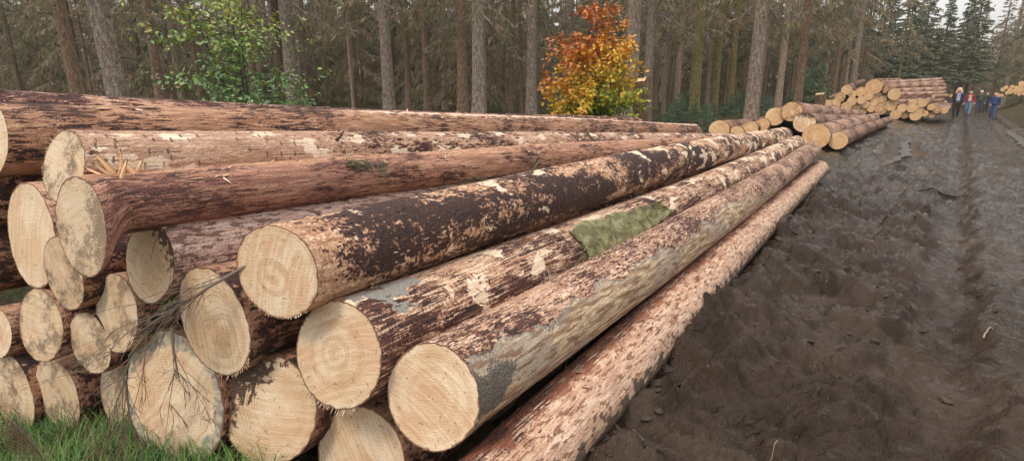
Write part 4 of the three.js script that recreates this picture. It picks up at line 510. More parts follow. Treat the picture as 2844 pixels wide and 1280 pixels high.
// the rest of the wood: spaced at random, denser and browner away from the track
seed(909); const placed = mains.map((m) => [m[0], m[1]]), tones = [T.brown, T.brown, T.grey, T.pale, T.pale, T.green];
const fills = [];
for (let k = 0; k < 9000 && fills.length < 255; k++) {
  const t = rr(8, 84), q = -7.5 - 62 * Math.pow(rnd(), 1.2), [x, z] = toXZ(t, q), d = -z; if (d < 22 || d > 76) continue; const a = x / d; if (a < -1.12 || a > 0.78) continue;
  const gap = d < 40 ? 2.1 : 1.6; if (placed.some((p) => Math.hypot(p[0] - x, p[1] - z) < gap)) continue;
  placed.push([x, z]); fills.push([x, z, d, a]);
}
fills.sort((p, q) => p[2] - q[2]).forEach(([x, z, d, a], i) => {
  const u = rnd(), westerly = a < 0.0, kind = d < 32 ? (westerly ? (u < 0.35 ? 'brown' : u < 0.55 ? 'olive' : 'bare') : u < 0.3 ? 'high' : 'bare') : westerly ? (u < 0.4 ? 'brown' : u < 0.7 ? 'olive' : 'high') : u < 0.2 ? 'brown' : u < 0.35 ? 'olive' : u < 0.8 ? 'high' : 'bare';
  spruce(x, z, rr(0.09, 0.17), kind, tones[Math.floor(rnd() * tones.length)], { brown: 'slender spruce with brown dead branches deep in the wood', olive: 'slender spruce with dull olive needles deep in the wood', high: 'slender spruce with bare lower stem deep in the wood', bare: 'slender nearly branchless spruce deep in the wood' }[kind], { brown: 'brown dead-branched spruces in the wood', olive: 'olive needled spruces in the wood', high: 'bare stemmed spruces in the wood', bare: 'branchless spruces in the wood' }[kind], rr(14, 19), rr(-0.02, 0.02));
});
// thin straight poles standing between the thicker trunks
{ const poles = []; for (let k = 0; k < 6000 && poles.length < 62; k++) { const d = rr(21, 52), a = rr(-0.75, 0.66), x = a * d, z = -d; if (toQ(x, z) > -7 || placed.some((p) => Math.hypot(p[0] - x, p[1] - z) < 1.1)) continue; placed.push([x, z]); poles.push([x, z]); }
  poles.forEach(([x, z], i) => spruce(x, z, rr(0.06, 0.1), 'bare', [T.pale, T.brown, T.grey, T.pale][i % 4], 'thin straight pole of a spruce between thicker trunks', 'thin pole spruces in the wood', rr(13, 17), rr(-0.025, 0.025))); }
// open-grown trees where the track leaves the wood, and the conifers above the bank
[[42.0, -62.0, 13.2, 'dark green pointed spruce, lowest topped of those against the sky'], [46.5, -66.0, 14.6, 'dark green twin-pointed spruce rising against the sky'], [48.5, -65.5, 12.4, 'short green spruce tucked between taller pointed ones'], [51.5, -66.5, 13.6, 'green spruce one before the tallest at the sky gap'], [53.5, -67.5, 15.4, 'tallest dark green spruce beside the sky gap'], [38.5, -60.0, 13.0, 'green spruce tip beside a tall grey trunk']].forEach(([x, z, h, label]) => spruce(x, z, 0.2, 'green', T.dark, label, 'green spruces against the sky', h));
[[61.0, -76.0, 14.0, 'pinkish bare larch with pointed tip in the sky gap'], [65.5, -78.0, 17.5, 'tallest pinkish bare larch in the sky gap'], [58.0, -75.0, 11.5, 'low pinkish larch at the foot of the sky gap'], [68.5, -79.5, 13.5, 'pinkish larch next to the dark olive conifers'], [55.0, -78.0, 10.5, 'low brownish larch behind the green spruces'], [63.0, -84.0, 11.0, 'faint low larch at the end of the track'], [52.0, -74.0, 9.5, 'small brownish larch behind the tall stack']].forEach(([x, z, h, label]) => spruce(x, z, 0.15, 'larch', T.dark, label, 'bare larches at the end of the track', h));
[[48.2, -56.0, 18, 'dark olive conifer overhanging the track bank'], [51.5, -58.0, 19, 'dark olive conifer second from the track bank'], [55.0, -60.5, 18, 'tall olive conifer beyond the bank stack'], [45.8, -51.2, 17, 'olive conifer standing over the small bank stack'], [49.8, -52.5, 19, 'dense olive conifer behind the small bank stack'], [60.0, -66.5, 18, 'olive conifer farther along the bank'], [57.0, -63.5, 16, 'olive conifer between two taller bank trees'], [52.5, -53.5, 19, 'dark conifer high on the bank'], [66.0, -72.0, 17, 'last olive conifer along the bank']].forEach(([x, z, h, label], i) => spruce(x, z, i % 3 === 0 ? 0.2 : 0.16, i % 2 ? 'olive' : 'high', i % 2 ? T.brown : T.grey, label, 'conifers above the track bank', h));
// far-off wood behind everything: one mass
{
  const tg = trunkGeo(18, 0.2, 5, 5); tg.deleteAttribute('uv'); const tc = new Float32Array(tg.attributes.position.count * 3).map((_, i) => [0.16, 0.13, 0.11][i % 3]); tg.setAttribute('color', new THREE.BufferAttribute(tc, 3));
  const g = mergeGeometries([tg, crownGeo({ h: 17, y0: 1.2, len: 2.6, count: 90, dens: 30, pal: [...BROWNS, ...OLIVES, ...OLIVES], droop: 0.8, sd: 71, bare: 0.05, wide: 0.08, green: 0.1 })]);
  seed(515); const list = []; for (let k = 0; k < 6000 && list.length < 420; k++) { const d = rr(76, 150), a = rr(-1.25, 1.2), x = a * d, z = -d; const q = toQ(x, z), t = toT(x, z); if (q > -4 && q < 5 && t < 125) continue; if (a > 0.62 && a < 0.86 && d < 92) continue; list.push([x, z]); }
  for (let k = 0; k < 130; k++) { const d = rr(88, 150), a = rr(0.56, 0.95); list.push([a * d, -d]); }
  const m = new THREE.InstancedMesh(g, needleMat, list.length), M = new THREE.Matrix4(), Q = new THREE.Quaternion();
  list.forEach(([x, z], i) => { const ht = (x / -z > 0.6 && x / -z < 0.9) ? rr(0.55, 0.85) * (-z / 115) : rr(0.75, 1.1); M.compose(V3(x, groundBase(toT(x, z), toQ(x, z)) - 0.1, z), Q.setFromAxisAngle(UP, rnd() * 6.28), V3(rr(0.8, 1.2), ht, rr(0.8, 1.2))); m.setMatrixAt(i, M); });
  m.name = 'distant_wood'; m.userData = { kind: 'stuff', label: 'hazy mass of brown and olive conifers far behind', category: 'wood' }; scene.add(m);
}
console.log('trees built', treeCount);
// young spruces in the undergrowth
const saplingG = [81, 82, 83].map((sd) => crownGeo({ h: 1.2, y0: 0.08, len: 0.62, count: 64, dens: 90, pal: [[0.09, 0.17, 0.085], [0.11, 0.21, 0.095], [0.07, 0.13, 0.07], [0.15, 0.22, 0.1]], droop: 0.3, cone: true, sd, wide: 0.012 })), saplingStem = trunkGeo(1.15, 0.018, 9, 6);
function sapling(x, z, s, label, group) { const g = thing('young_spruce', label, 'sapling', [x, gh(x, z), z], group); g.rotation.y = x * 7; g.scale.setScalar(s); part('stem', saplingStem, TRUNK.dark, g); part('crown', saplingG[Math.floor(Math.abs(x * 10)) % 3], needleMat, g); }
seed(616); for (let i = 0; i < 34; i++) { const d = rr(13.5, 27), px = rr(0.27, 0.56), x = px * d, z = -d * 1.02; if (toQ(x, z) > -4.6 || (d > 20 && px > 0.46)) continue; sapling(x, z, rr(0.4, 0.85), 'bushy green young spruce under the tall trunks by the second pile', 'young spruces in the undergrowth'); }
sapling(14.6, -28.6, 1.7, 'bright young spruce standing against the third stack'); sapling(16.2, -30.6, 2.3, 'taller young spruce behind the third stack');

// ---------------------------------------------------------------- stumps
const cutMat = smallFace[1];
function stump(x, z, top, r, label, sd) {
  const y0 = gh(x, z), g = thing('cut_stump', label, 'stump', [x, y0, z]), h = top - y0, pos = [], uv = [], idx = [], n = 28, m = 14, cap = [0, h, 0], cuv = [0.5, 0.5], ci = [];
  const rad = (th, t) => r * (1 + 0.35 * Math.exp(-t * h / 0.22)) * (1 + 0.12 * (vn(Math.cos(th) * 1.5 + sd, Math.sin(th) * 1.5, t * 2) - 0.5)), yy = (th) => h + 0.03 * Math.sin(th) + (Math.cos(th - 2.4) > 0.55 ? -0.09 : 0);
  for (let i = 0; i <= m; i++) for (let j = 0; j <= n; j++) { const th = j / n * Math.PI * 2, t = i / m, R = rad(th, t); pos.push(Math.cos(th) * R, -0.15 + t * (yy(th) + 0.15), Math.sin(th) * R); uv.push(j / n * 2, t * h / 1.3); if (i && j) { const k = i * (n + 1) + j, q = k - n - 1; idx.push(q - 1, k, q, q - 1, k - 1, k); } }
  for (let j = 0; j <= n; j++) { const th = j / n * Math.PI * 2, R = rad(th, 1); cap.push(Math.cos(th) * R, yy(th), Math.sin(th) * R); cuv.push(0.5 + 0.49 * Math.cos(th), 0.5 + 0.49 * Math.sin(th)); if (j) ci.push(0, j + 1, j); }
  const a = new THREE.BufferGeometry(); a.setAttribute('position', new THREE.Float32BufferAttribute(pos, 3)); a.setAttribute('uv', new THREE.Float32BufferAttribute(uv, 2)); a.setIndex(idx); a.computeVertexNormals();
  const b = new THREE.BufferGeometry(); b.setAttribute('position', new THREE.Float32BufferAttribute(cap, 3)); b.setAttribute('uv', new THREE.Float32BufferAttribute(cuv, 2)); b.setIndex(ci); b.computeVertexNormals();
  part('bark', a, TRUNK.brown, g); part('cut_face', b, cutMat, g);
}
stump(2.66, -11.7, 1.83, 0.17, 'tall notched stump half hidden by the autumn beech', 1); stump(12.19, -22.57, 1.53, 0.19, 'short sawn stump with pale top before the short log stack', 2);

// ---------------------------------------------------------------- leafy young trees
const leafShape = (l, w) => { const p = [[0, 0, 0], [l * 0.3, w * 0.46, 0.006], [l * 0.3, 0, -0.004], [l * 0.3, -w * 0.46, 0.006], [l * 0.65, w * 0.4, 0.008], [l * 0.65, 0, -0.004], [l * 0.65, -w * 0.4, 0.008], [l, 0, 0.002]]; return { p, f: [[0, 2, 1], [0, 3, 2], [1, 2, 5], [1, 5, 4], [2, 3, 6], [2, 6, 5], [4, 5, 7], [5, 6, 7]] }; };
function leafyTree(o) {
  seed(o.sd); const g = thing(o.name, o.label, o.category, o.pos), S = new Soup(), leaves = [], leaf = leafShape(1, 0.62), col = [0.05, 0.04, 0.033];
  const twigsFrom = (pts, depth, l, r) => {
    S.stick(pts, r, r * 0.35, depth ? 4 : 6, col); const n = depth === 0 ? o.limbs : depth === 1 ? o.twigs : 0;
    for (let k = 0; k < n; k++) {
      const u = depth === 0 ? lerp(o.low, 0.98, (k + rnd()) / n) : rr(0.2, 1), f = u * (pts.length - 1), i = Math.min(pts.length - 2, Math.floor(f)), a = pts[i], b = pts[i + 1], s = f - i, p = [lerp(a[0], b[0], s), lerp(a[1], b[1], s), lerp(a[2], b[2], s)];
      const az = depth === 0 ? k * 2.4 + rr(-0.5, 0.5) : rnd() * 6.28, ll = depth === 0 ? o.reach * o.profile(u) * rr(0.65, 1.15) : l * rr(0.3, 0.55), el = depth === 0 ? o.rise * rr(0.4, 1.4) : rr(-0.5, 0.6), q = [], N = 4; for (let m = 0; m <= N; m++) { const t = m / N; q.push([p[0] + Math.cos(az + 0.3 * t) * ll * t, p[1] + ll * (el * t - 0.15 * t * t), p[2] + Math.sin(az + 0.3 * t) * ll * t]); }
      twigsFrom(q, depth + 1, ll, r * 0.42);
      const nl = depth === 0 ? Math.round(ll * o.leafD * 0.35) : Math.round(ll * o.leafD); for (let m = 0; m < nl; m++) { const t = rr(0.15, 1) * N, i2 = Math.min(N - 1, Math.floor(t)), w = t - i2; leaves.push([lerp(q[i2][0], q[i2 + 1][0], w) + rr(-0.05, 0.05), lerp(q[i2][1], q[i2 + 1][1], w) + rr(-0.09, 0.06), lerp(q[i2][2], q[i2 + 1][2], w) + rr(-0.05, 0.05), az + rr(-1.2, 1.2), rr(-1.2, 0.5), rr(-1.1, 1.1), o.leaf * rr(0.65, 1.25)]); }
    }
  };
  for (const st of o.stems) twigsFrom(st, 0, 1, o.stemR);
  part('stem', S.geo(), woodMat, g);
  const pal = o.palette.map(([r, gg, b]) => new THREE.MeshPhysicalMaterial({ color: new THREE.Color().setRGB(r, gg, b), roughness: 0.6, transmission: 0.3, thickness: 0, side: THREE.DoubleSide }));
  const LG = new THREE.BufferGeometry(); LG.setAttribute('position', new THREE.Float32BufferAttribute(leaf.p.flat(), 3)); LG.setIndex(leaf.f.flat()); LG.computeVertexNormals();
  const F = { p: [], c: [], i: [] }, M = new THREE.Matrix4(), E = new THREE.Euler(), v = V3(0, 0, 0); let single = 0; const every = Math.max(1, Math.floor(leaves.length / 298));
  leaves.forEach((l, k) => {
    const ci = o.pick(l[0], l[1], l[2]); E.set(l[5], -l[3], l[4], 'YZX'); M.makeRotationFromEuler(E).scale(V3(l[6], l[6], l[6])).setPosition(l[0], l[1], l[2]); M.multiply(new THREE.Matrix4().makeRotationX(-Math.PI / 2));
    if (k % every === 0 && single < 298) { const m = part('leaf', LG, pal[ci], g); m.applyMatrix4(M); single++; return; }
    const base = F.p.length / 3, f = rr(0.8, 1.2), c = o.palette[ci]; for (const q of leaf.p) { v.set(...q).applyMatrix4(M); F.p.push(v.x, v.y, v.z); F.c.push(c[0] * f, c[1] * f, c[2] * f); } for (const q of leaf.f) F.i.push(base + q[0], base + q[1], base + q[2]);
  });
  const fg = new THREE.BufferGeometry(); fg.setAttribute('position', new THREE.Float32BufferAttribute(F.p, 3)); fg.setAttribute('color', new THREE.Float32BufferAttribute(F.c, 3)); fg.setIndex(F.i); fg.computeVertexNormals();
  const fm = part('foliage', fg, new THREE.MeshPhysicalMaterial({ vertexColors: true, roughness: 0.6, transmission: 0.4, thickness: 0, side: THREE.DoubleSide }), g); fm.userData.kind = 'stuff';
  console.log(o.name, leaves.length);
}
const curve = (x, y, z, h, n = 6) => { const q = []; for (let i = 0; i <= n; i++) { const t = i / n; q.push([x * t + 0.04 * Math.sin(t * 6 + x), h * t + y, z * t + 0.04 * Math.cos(t * 5)]); } return q; };
const bx = 1.52, bz = -10.7, by = gh(bx, bz);
leafyTree({ name: 'beech_tree', label: 'young beech in red, orange and yellow autumn leaf beside a stump', category: 'tree', pos: [bx, by, bz], sd: 5, stems: [curve(0.05, 0, 0, 2.9), curve(-0.3, 0, 0.1, 2.3), curve(0.35, 0, -0.05, 2.3)], stemR: 0.022, limbs: 22, twigs: 10, low: 0.05, reach: 1.06, rise: 0.5, leafD: 58, leaf: 0.082, profile: (u) => 1.05 - 0.62 * u,
  palette: [[0.22, 0.34, 0.04], [0.42, 0.46, 0.045], [0.74, 0.52, 0.04], [0.78, 0.44, 0.035], [0.7, 0.28, 0.04], [0.56, 0.16, 0.04], [0.42, 0.1, 0.035]],
  pick(x, y, z) { const v = (y - 0.45) / 2.1 * 0.85 + 0.42 * Math.max(0, Math.hypot(x - 0.15, z) - 0.35) - 0.22 * x + rr(-0.16, 0.16) + 0.5 * (vn(x * 1.5 + 4, y * 1.5, z * 1.5) - 0.5); return clamp(Math.floor(v * 5.1), 0, 6); } });
const ux = -3.45, uz = -7.3, uy = gh(ux, uz);
leafyTree({ name: 'beech_bush', label: 'green young beech with yellowing tips behind the pile', category: 'bush', pos: [ux, uy, uz], sd: 6, stems: [curve(0.0, 0, 0, 2.5), curve(-0.55, 0, 0.1, 2.3), curve(0.2, 0, 0.15, 1.9)], stemR: 0.014, limbs: 16, twigs: 8, low: 0.1, reach: 1.1, rise: 0.35, leafD: 30, leaf: 0.062, profile: (u) => 1.1 - 0.72 * u,
  palette: [[0.14, 0.26, 0.09], [0.22, 0.37, 0.1], [0.36, 0.48, 0.1], [0.54, 0.56, 0.09], [0.6, 0.48, 0.06], [0.62, 0.32, 0.07]],
  pick(x, y) { const v = (y - 0.5) / 1.9 * 0.62 + rr(-0.14, 0.2) + (rnd() < 0.05 ? 0.3 : 0); return clamp(Math.floor(v * 6), 0, 5); } });
const vx = -2.5, vz = -6.9; leafyTree({ name: 'bramble_bush', label: 'low yellow-green seedling bush peeping over the long brown log', category: 'bush', pos: [vx, gh(vx, vz), vz], sd: 8, stems: [curve(0.25, 0, 0, 0.85), curve(-0.1, 0, 0.05, 0.7), curve(-0.9, 0, 0.15, 0.75)], stemR: 0.008, limbs: 6, twigs: 3, low: 0.35, reach: 0.32, rise: 0.5, leafD: 30, leaf: 0.06, profile: () => 1, palette: [[0.09, 0.2, 0.04], [0.16, 0.26, 0.04], [0.4, 0.38, 0.05], [0.5, 0.28, 0.06]], pick: () => Math.floor(Math.pow(rnd(), 1.6) * 4) });
// ---------------------------------------------------------------- grass, ferns, twigs, clods
const bladeMat = new THREE.MeshPhysicalMaterial({ color: 0xffffff, roughness: 0.7, transmission: 0.2, thickness: 0, side: THREE.DoubleSide });
function tuftGeo(sd, n, h) { seed(sd); const S = new Soup(); for (let i = 0; i < n; i++) { const az = rnd() * 6.28, x0 = rr(-0.05, 0.05), z0 = rr(-0.05, 0.05), l = h * rr(0.45, 1.15), b = l * rr(0.2, 0.9), w = rr(0.0025, 0.005), ca = Math.cos(az), sa = Math.sin(az), P = (t) => [x0 + ca * b * t * t, l * (t - 0.25 * t * t * (b / l)), z0 + sa * b * t * t], sx = -sa * w, sz = ca * w; for (let k = 0; k < 3; k++) { const a = P(k / 3), c = P((k + 1) / 3), wa = 1 - k / 3, wc = 1 - (k + 1) / 3, A = [a[0] - sx * wa, a[1], a[2] - sz * wa], B = [a[0] + sx * wa, a[1], a[2] + sz * wa], D = [c[0] - sx * wc, c[1], c[2] - sz * wc], E = [c[0] + sx * wc, c[1], c[2] + sz * wc]; S.tri(A, B, D, [1, 1, 1]); if (k < 2) S.tri(B, E, D, [1, 1, 1]); } } const g = S.geo(); g.deleteAttribute('color'); return g; }
function grassPatch(name, label, spots, sd, hgt, pal, n = 12) {
  const g = tuftGeo(sd, n, 0.2), m = new THREE.InstancedMesh(g, bladeMat, spots.length), M = new THREE.Matrix4(), Q = new THREE.Quaternion(), c = new THREE.Color(); seed(sd + 1);
  spots.forEach(([x, z], i) => { const s = hgt / 0.2 * rr(0.6, 1.3); M.compose(V3(x, gh(x, z) - 0.01, z), Q.setFromAxisAngle(UP, rnd() * 6.28), V3(s, s, s)); m.setMatrixAt(i, M); const p = pal[Math.floor(rnd() * pal.length)], f = rr(0.7, 1.3); m.setColorAt(i, c.setRGB(p[0] * f, p[1] * f, p[2] * f)); });
  m.name = name; m.userData = { kind: 'stuff', label, category: 'grass' }; scene.add(m);
}
const GRASS = [[0.08, 0.2, 0.035], [0.11, 0.26, 0.04], [0.06, 0.15, 0.03], [0.16, 0.25, 0.05], [0.24, 0.2, 0.08]];
{ seed(21); const a = []; for (let i = 0; i < 3600; i++) { const x = rr(-4.2, -0.95), z = rr(-0.95, -3.4), lim = -1.72 - 0.47 * (-1.05 - x); if (z < lim - 0.75) continue; a.push([x, z]); } grassPatch('grass', 'dark green grass growing before the lowest log ends', a, 31, 0.19, GRASS, 14);
  const b = []; for (let i = 0; i < 500; i++) { const t = rr(9.8, 29), q = rr(-1.3, -2.6) - 0.3 * Math.sin(t); if (smp(PN, t / 9, q / 3) < 0.52) continue; b.push(toXZ(t, q)); } grassPatch('verge_grass', 'short grass on the verge between the log piles', b, 41, 0.08, [[0.1, 0.13, 0.035], [0.14, 0.14, 0.05], [0.08, 0.1, 0.03]]);
  const c = []; for (let i = 0; i < 1500; i++) { const t = rr(24, 64), q = TRACK_R(t) + rr(0.3, 4); c.push(toXZ(t, q)); } grassPatch('bank_grass', 'rough olive and brown grass on the track bank', c, 51, 0.16, [[0.13, 0.12, 0.04], [0.17, 0.13, 0.06], [0.1, 0.11, 0.035], [0.16, 0.1, 0.05]]); }
function fern(x, z, fronds, size, pal, label, sd, dy = 0) {
  seed(sd); const g = thing('fern', label, 'fern', [x, gh(x, z) + dy, z]);
  fronds.forEach(([az, rise, bend], k) => {
    const S = new Soup(), L = size * rr(0.85, 1.1), ca = Math.cos(az), sa = Math.sin(az), P = (t) => [ca * L * t * (1 - 0.15 * rise), L * (1.75 * rise * t - 1.15 * bend * t * t), sa * L * t * (1 - 0.15 * rise)], c = pal[k % pal.length]; const pts = []; for (let i = 0; i <= 10; i++) pts.push(P(i / 10)); S.stick(pts, 0.004, 0.0015, 4, [c[0] * 0.8, c[1] * 0.6, c[2] * 0.8]);
    for (let i = 3; i < 30; i++) for (const s of [-1, 1]) { const t = i / 30, p = P(t), w = L * 0.3 * Math.sin(Math.PI * Math.pow(1 - t, 0.75)) * rr(0.85, 1.1) + 0.01, dx = -sa * s, dz = ca * s, f = rr(0.75, 1.25), cc = [c[0] * f, c[1] * f, c[2] * f], q = [p[0] + dx * w + ca * w * 0.45, p[1] - 0.12 * w - 0.1 * w * rnd(), p[2] + dz * w + sa * w * 0.45]; for (let m = 0; m < 5; m++) { const a = m / 5, b = (m + 0.95) / 5, mid = (a + b) / 2, ww = w * 0.17 * (1 - a * 0.8), A = [lerp(p[0], q[0], a), lerp(p[1], q[1], a), lerp(p[2], q[2], a)], B = [lerp(p[0], q[0], b), lerp(p[1], q[1], b), lerp(p[2], q[2], b)], m1 = [lerp(p[0], q[0], mid) + ca * ww, lerp(p[1], q[1], mid) + 0.004, lerp(p[2], q[2], mid) + sa * ww], m2 = [lerp(p[0], q[0], mid) - ca * ww, lerp(p[1], q[1], mid) - 0.002, lerp(p[2], q[2], mid) - sa * ww]; S.tri(A, B, m1, cc); S.tri(A, m2, B, cc); } }
    part('frond', S.geo(), needleMat, g);
  });
}
fern(-2.48, -2.38, [[2.9, 0.55, 0.6], [3.6, 0.7, 0.65], [0.2, 0.6, 0.6], [2.2, 0.5, 0.6]], 0.36, [[0.22, 0.3, 0.06], [0.17, 0.26, 0.05]], 'yellow-green fern spread before the low wide log end', 3);
fern(-1.62, -1.78, [[2.95, 0.4, 0.32], [0.35, 0.34, 0.4], [1.6, 0.3, 0.4]], 0.26, [[0.18, 0.28, 0.05], [0.22, 0.32, 0.07]], 'small green fern frond lying on the grass', 4);
fern(-2.0, -2.12, [[3.0, 1.2, 0.3], [0.1, 0.7, 0.5], [1.0, 0.6, 0.5]], 0.2, [[0.17, 0.1, 0.05], [0.2, 0.11, 0.05]], 'withered brown bracken with upright stem', 5);
fern(-1.6, -1.95, [[0.8, 0.8, 0.7], [2.4, 0.7, 0.6]], 0.22, [[0.22, 0.27, 0.06]], 'tiny bright fern beside the grey-rimmed log end', 7);
// dead spruce twigs hanging over the log ends
function deadBranch(label, main, side, count, len, sd, drop, category = 'branch', tufts = 0) {
  seed(sd); const g = thing('dead_branch', label, category, main[0]), S = new Soup(), o = main[0], rel = main.map((p) => [p[0] - o[0], p[1] - o[1], p[2] - o[2]]), c = [0.2, 0.15, 0.115]; S.stick(rel, 0.007, 0.003, 5, c); part('stick', S.geo(), woodMat, g);
  const W = new Soup(), N = new Soup();
  const at = (u) => { const f = u * (rel.length - 1), i = Math.min(rel.length - 2, Math.floor(f)), s = f - i; return [0, 1, 2].map((k) => lerp(rel[i][k], rel[i + 1][k], s)); };
  const sprout = (p, d, l, depth) => { const n = 5, q = [p]; let x = [...p], v = [...d]; for (let i = 0; i < n; i++) { x = [x[0] + v[0] * l / n, x[1] + v[1] * l / n, x[2] + v[2] * l / n]; v = [v[0] + rr(-0.22, 0.22), v[1] - drop * 0.2 + rr(-0.15, 0.15), v[2] + rr(-0.15, 0.15)]; q.push(x); } W.stick(q, depth ? 0.0013 : 0.0024, 0.0009, 3, [c[0] * rr(0.7, 1.4), c[1] * rr(0.7, 1.3), c[2] * rr(0.7, 1.3)]); if (depth < 2) { const m = depth ? 3 : 5; for (let k = 0; k < m; k++) { const s = q[1 + Math.floor(rnd() * n)]; sprout(s, [d[0] + rr(-0.9, 0.9), d[1] + rr(-0.9, 0.5), d[2] + rr(-0.6, 0.6)], l * rr(0.2, 0.45), depth + 1); } }
    if (rnd() < tufts) { const e = q[Math.floor(n * 0.6)]; for (let k = 0; k < 16; k++) { const b = [e[0] + rr(-0.02, 0.02), e[1] + rr(-0.02, 0.02), e[2] + rr(-0.02, 0.02)]; N.tri(b, [b[0] + rr(-0.02, 0.02), b[1] + 0.016, b[2] + rr(-0.02, 0.02)], [b[0] + 0.003, b[1], b[2]], [0.07, 0.13, 0.03]); } } };
  for (let k = 0; k < count; k++) { const p = at(rr(0.05, 1)); sprout(p, [side[0] + rr(-0.5, 0.5), side[1] + rr(-0.6, 0.4), side[2] + rr(-0.35, 0.35)], len * rr(0.45, 1.2), 0); }
  part('twigs', W.geo(), woodMat, g).userData.kind = 'stuff'; if (N.p.length) part('needles', N.geo(), needleMat, g).userData.kind = 'stuff'; return g;
}
deadBranch('grey dead spruce branch tangled over the slender cut end', [[-0.98, 0.93, -1.98], [-1.14, 0.84, -1.97], [-1.3, 0.74, -1.97], [-1.46, 0.64, -1.98]], [-0.9, -0.35, 0.05], 10, 0.3, 61, 0.9, 'branch', 0.04);
deadBranch('dead spruce twigs dangling before the dirt-streaked log end', [[-1.4, 0.66, -1.99], [-1.5, 0.55, -2.0], [-1.55, 0.42, -2.02], [-1.57, 0.26, -2.03]], [-0.35, -0.9, 0.1], 9, 0.26, 62, 0.7, 'branch', 0.03);
deadBranch('thin dead twigs drooping across the grey-rimmed log end', [[-1.3, 0.68, -1.97], [-1.3, 0.58, -1.96], [-1.29, 0.48, -1.95]], [0.12, -1, 0.1], 4, 0.22, 63, 0.5);
{ const s = PILE.H.s, on = (x, th, up = 0.01) => { const p = s.point(x, th); return [p.x, p.y + up, p.z]; }; deadBranch('dead twig lying on the weathered mauve log', [on(1.6, 0.1), on(1.8, 0.2), on(2.0, 0.1)], [0.2, 0.5, 0.2], 10, 0.22, 64, 0.4, 'twig', 0.1); deadBranch('dark dead twig caught in the gap by the torn-bark log', [on(2.5, 0.7, 0.03), on(2.6, 0.6, 0.08), on(2.7, 0.5, 0.14)], [0.1, 0.5, 0.1], 8, 0.14, 65, 0.6, 'twig'); const t2 = PILE.I.s, o2 = (x, th) => { const p = t2.point(x, th); return [p.x, p.y + 0.01, p.z]; }; deadBranch('green needled twig scrap on the reddish log', [o2(1.15, 0.9), o2(1.25, 0.95), o2(1.4, 0.9)], [0.3, 0.25, 0.3], 7, 0.13, 66, 0.4, 'twig', 0.12); }
// bare twigs standing at the forest edge
deadBranch('bare thin shrub twigs rising behind the long brown log', [[-1.9, 0.5, -9.6], [-1.85, 1.1, -9.6], [-1.8, 1.6, -9.6]], [0.5, 0.8, 0], 7, 1.0, 67, -0.1, 'shrub');
// clods of mud along the half-buried log and over the churned edge
{
  const base = mergeVertices(new THREE.IcosahedronGeometry(1, 3).deleteAttribute('uv').deleteAttribute('normal')), pa = base.attributes.position; for (let i = 0; i < pa.count; i++) { const v = V3(pa.getX(i), pa.getY(i), pa.getZ(i)), r = 0.35 + 1.3 * fbm(v.x * 1.9 + 3, v.y * 1.9, v.z * 1.9, 4); pa.setXYZ(i, v.x * r, v.y * r * 0.6, v.z * r); } base.computeVertexNormals();
  seed(88); const n = 420, m = new THREE.InstancedMesh(base, new THREE.MeshStandardMaterial({ color: 0xffffff, roughness: 0.95, bumpMap: null }), n), M = new THREE.Matrix4(), Q = new THREE.Quaternion(), E = new THREE.Euler(), c = new THREE.Color();
  for (let i = 0; i < n; i++) { const t = 0.9 + 8.2 * Math.pow(rnd(), 1.3), q = -0.9 - 0.067 * (t - 0.83) + 1.3 * Math.pow(rnd(), 2) + (rnd() < 0.15 ? rr(0, 2) : 0), [x, z] = toXZ(t, q), s = 0.005 + 0.026 * Math.pow(rnd(), 4); M.compose(V3(x, ground(t, q) - s * 0.1, z), Q.setFromEuler(E.set(rr(-0.6, 0.6), rnd() * 6.28, rr(-0.6, 0.6))), V3(s * rr(0.8, 1.5), s * rr(0.6, 1), s * rr(0.8, 1.3))); m.setMatrixAt(i, M); const tc = mudTint(t, q), f = rr(0.85, 1.1), l = 1; m.setColorAt(i, c.setRGB(tc[0] * f * l, tc[1] * f * l, tc[2] * f * l)); }
  m.name = 'mud_clods'; m.userData = { kind: 'stuff', label: 'loose clods of dark mud along the half-buried log', category: 'mud' }; scene.add(m);
}
function stick(label, t, q, az, len, r, c, sd) { seed(sd); const [x, z] = toXZ(t, q), g = thing('fallen_stick', label, 'stick', [x, 0, z]), S = new Soup(), pts = []; for (let i = 0; i <= 5; i++) { const u = i / 5 - 0.5, X = Math.cos(az) * len * u + rr(-0.01, 0.01), Z = Math.sin(az) * len * u + rr(-0.01, 0.01); pts.push([X, gh(x + X, z + Z) + r * 0.8, Z]); } S.stick(pts, r, r * 0.6, 6, c); part('stick', S.geo(), woodMat, g); }
stick('dark stick lying across the muddy track', 11.0, -0.1, 0.1, 0.95, 0.016, [0.05, 0.036, 0.028], 1); stick('muddy stick pressed into the clods by the half-buried log', 1.95, -0.93, 1.25, 0.3, 0.011, [0.09, 0.066, 0.05], 2); stick('thin pale straw on the churned mud', 2.3, -0.42, -0.7, 0.13, 0.0025, [0.4, 0.3, 0.19], 3); stick('short pale sliver of wood on the track', 4.55, 0.35, -0.5, 0.12, 0.006, [0.34, 0.26, 0.18], 4);
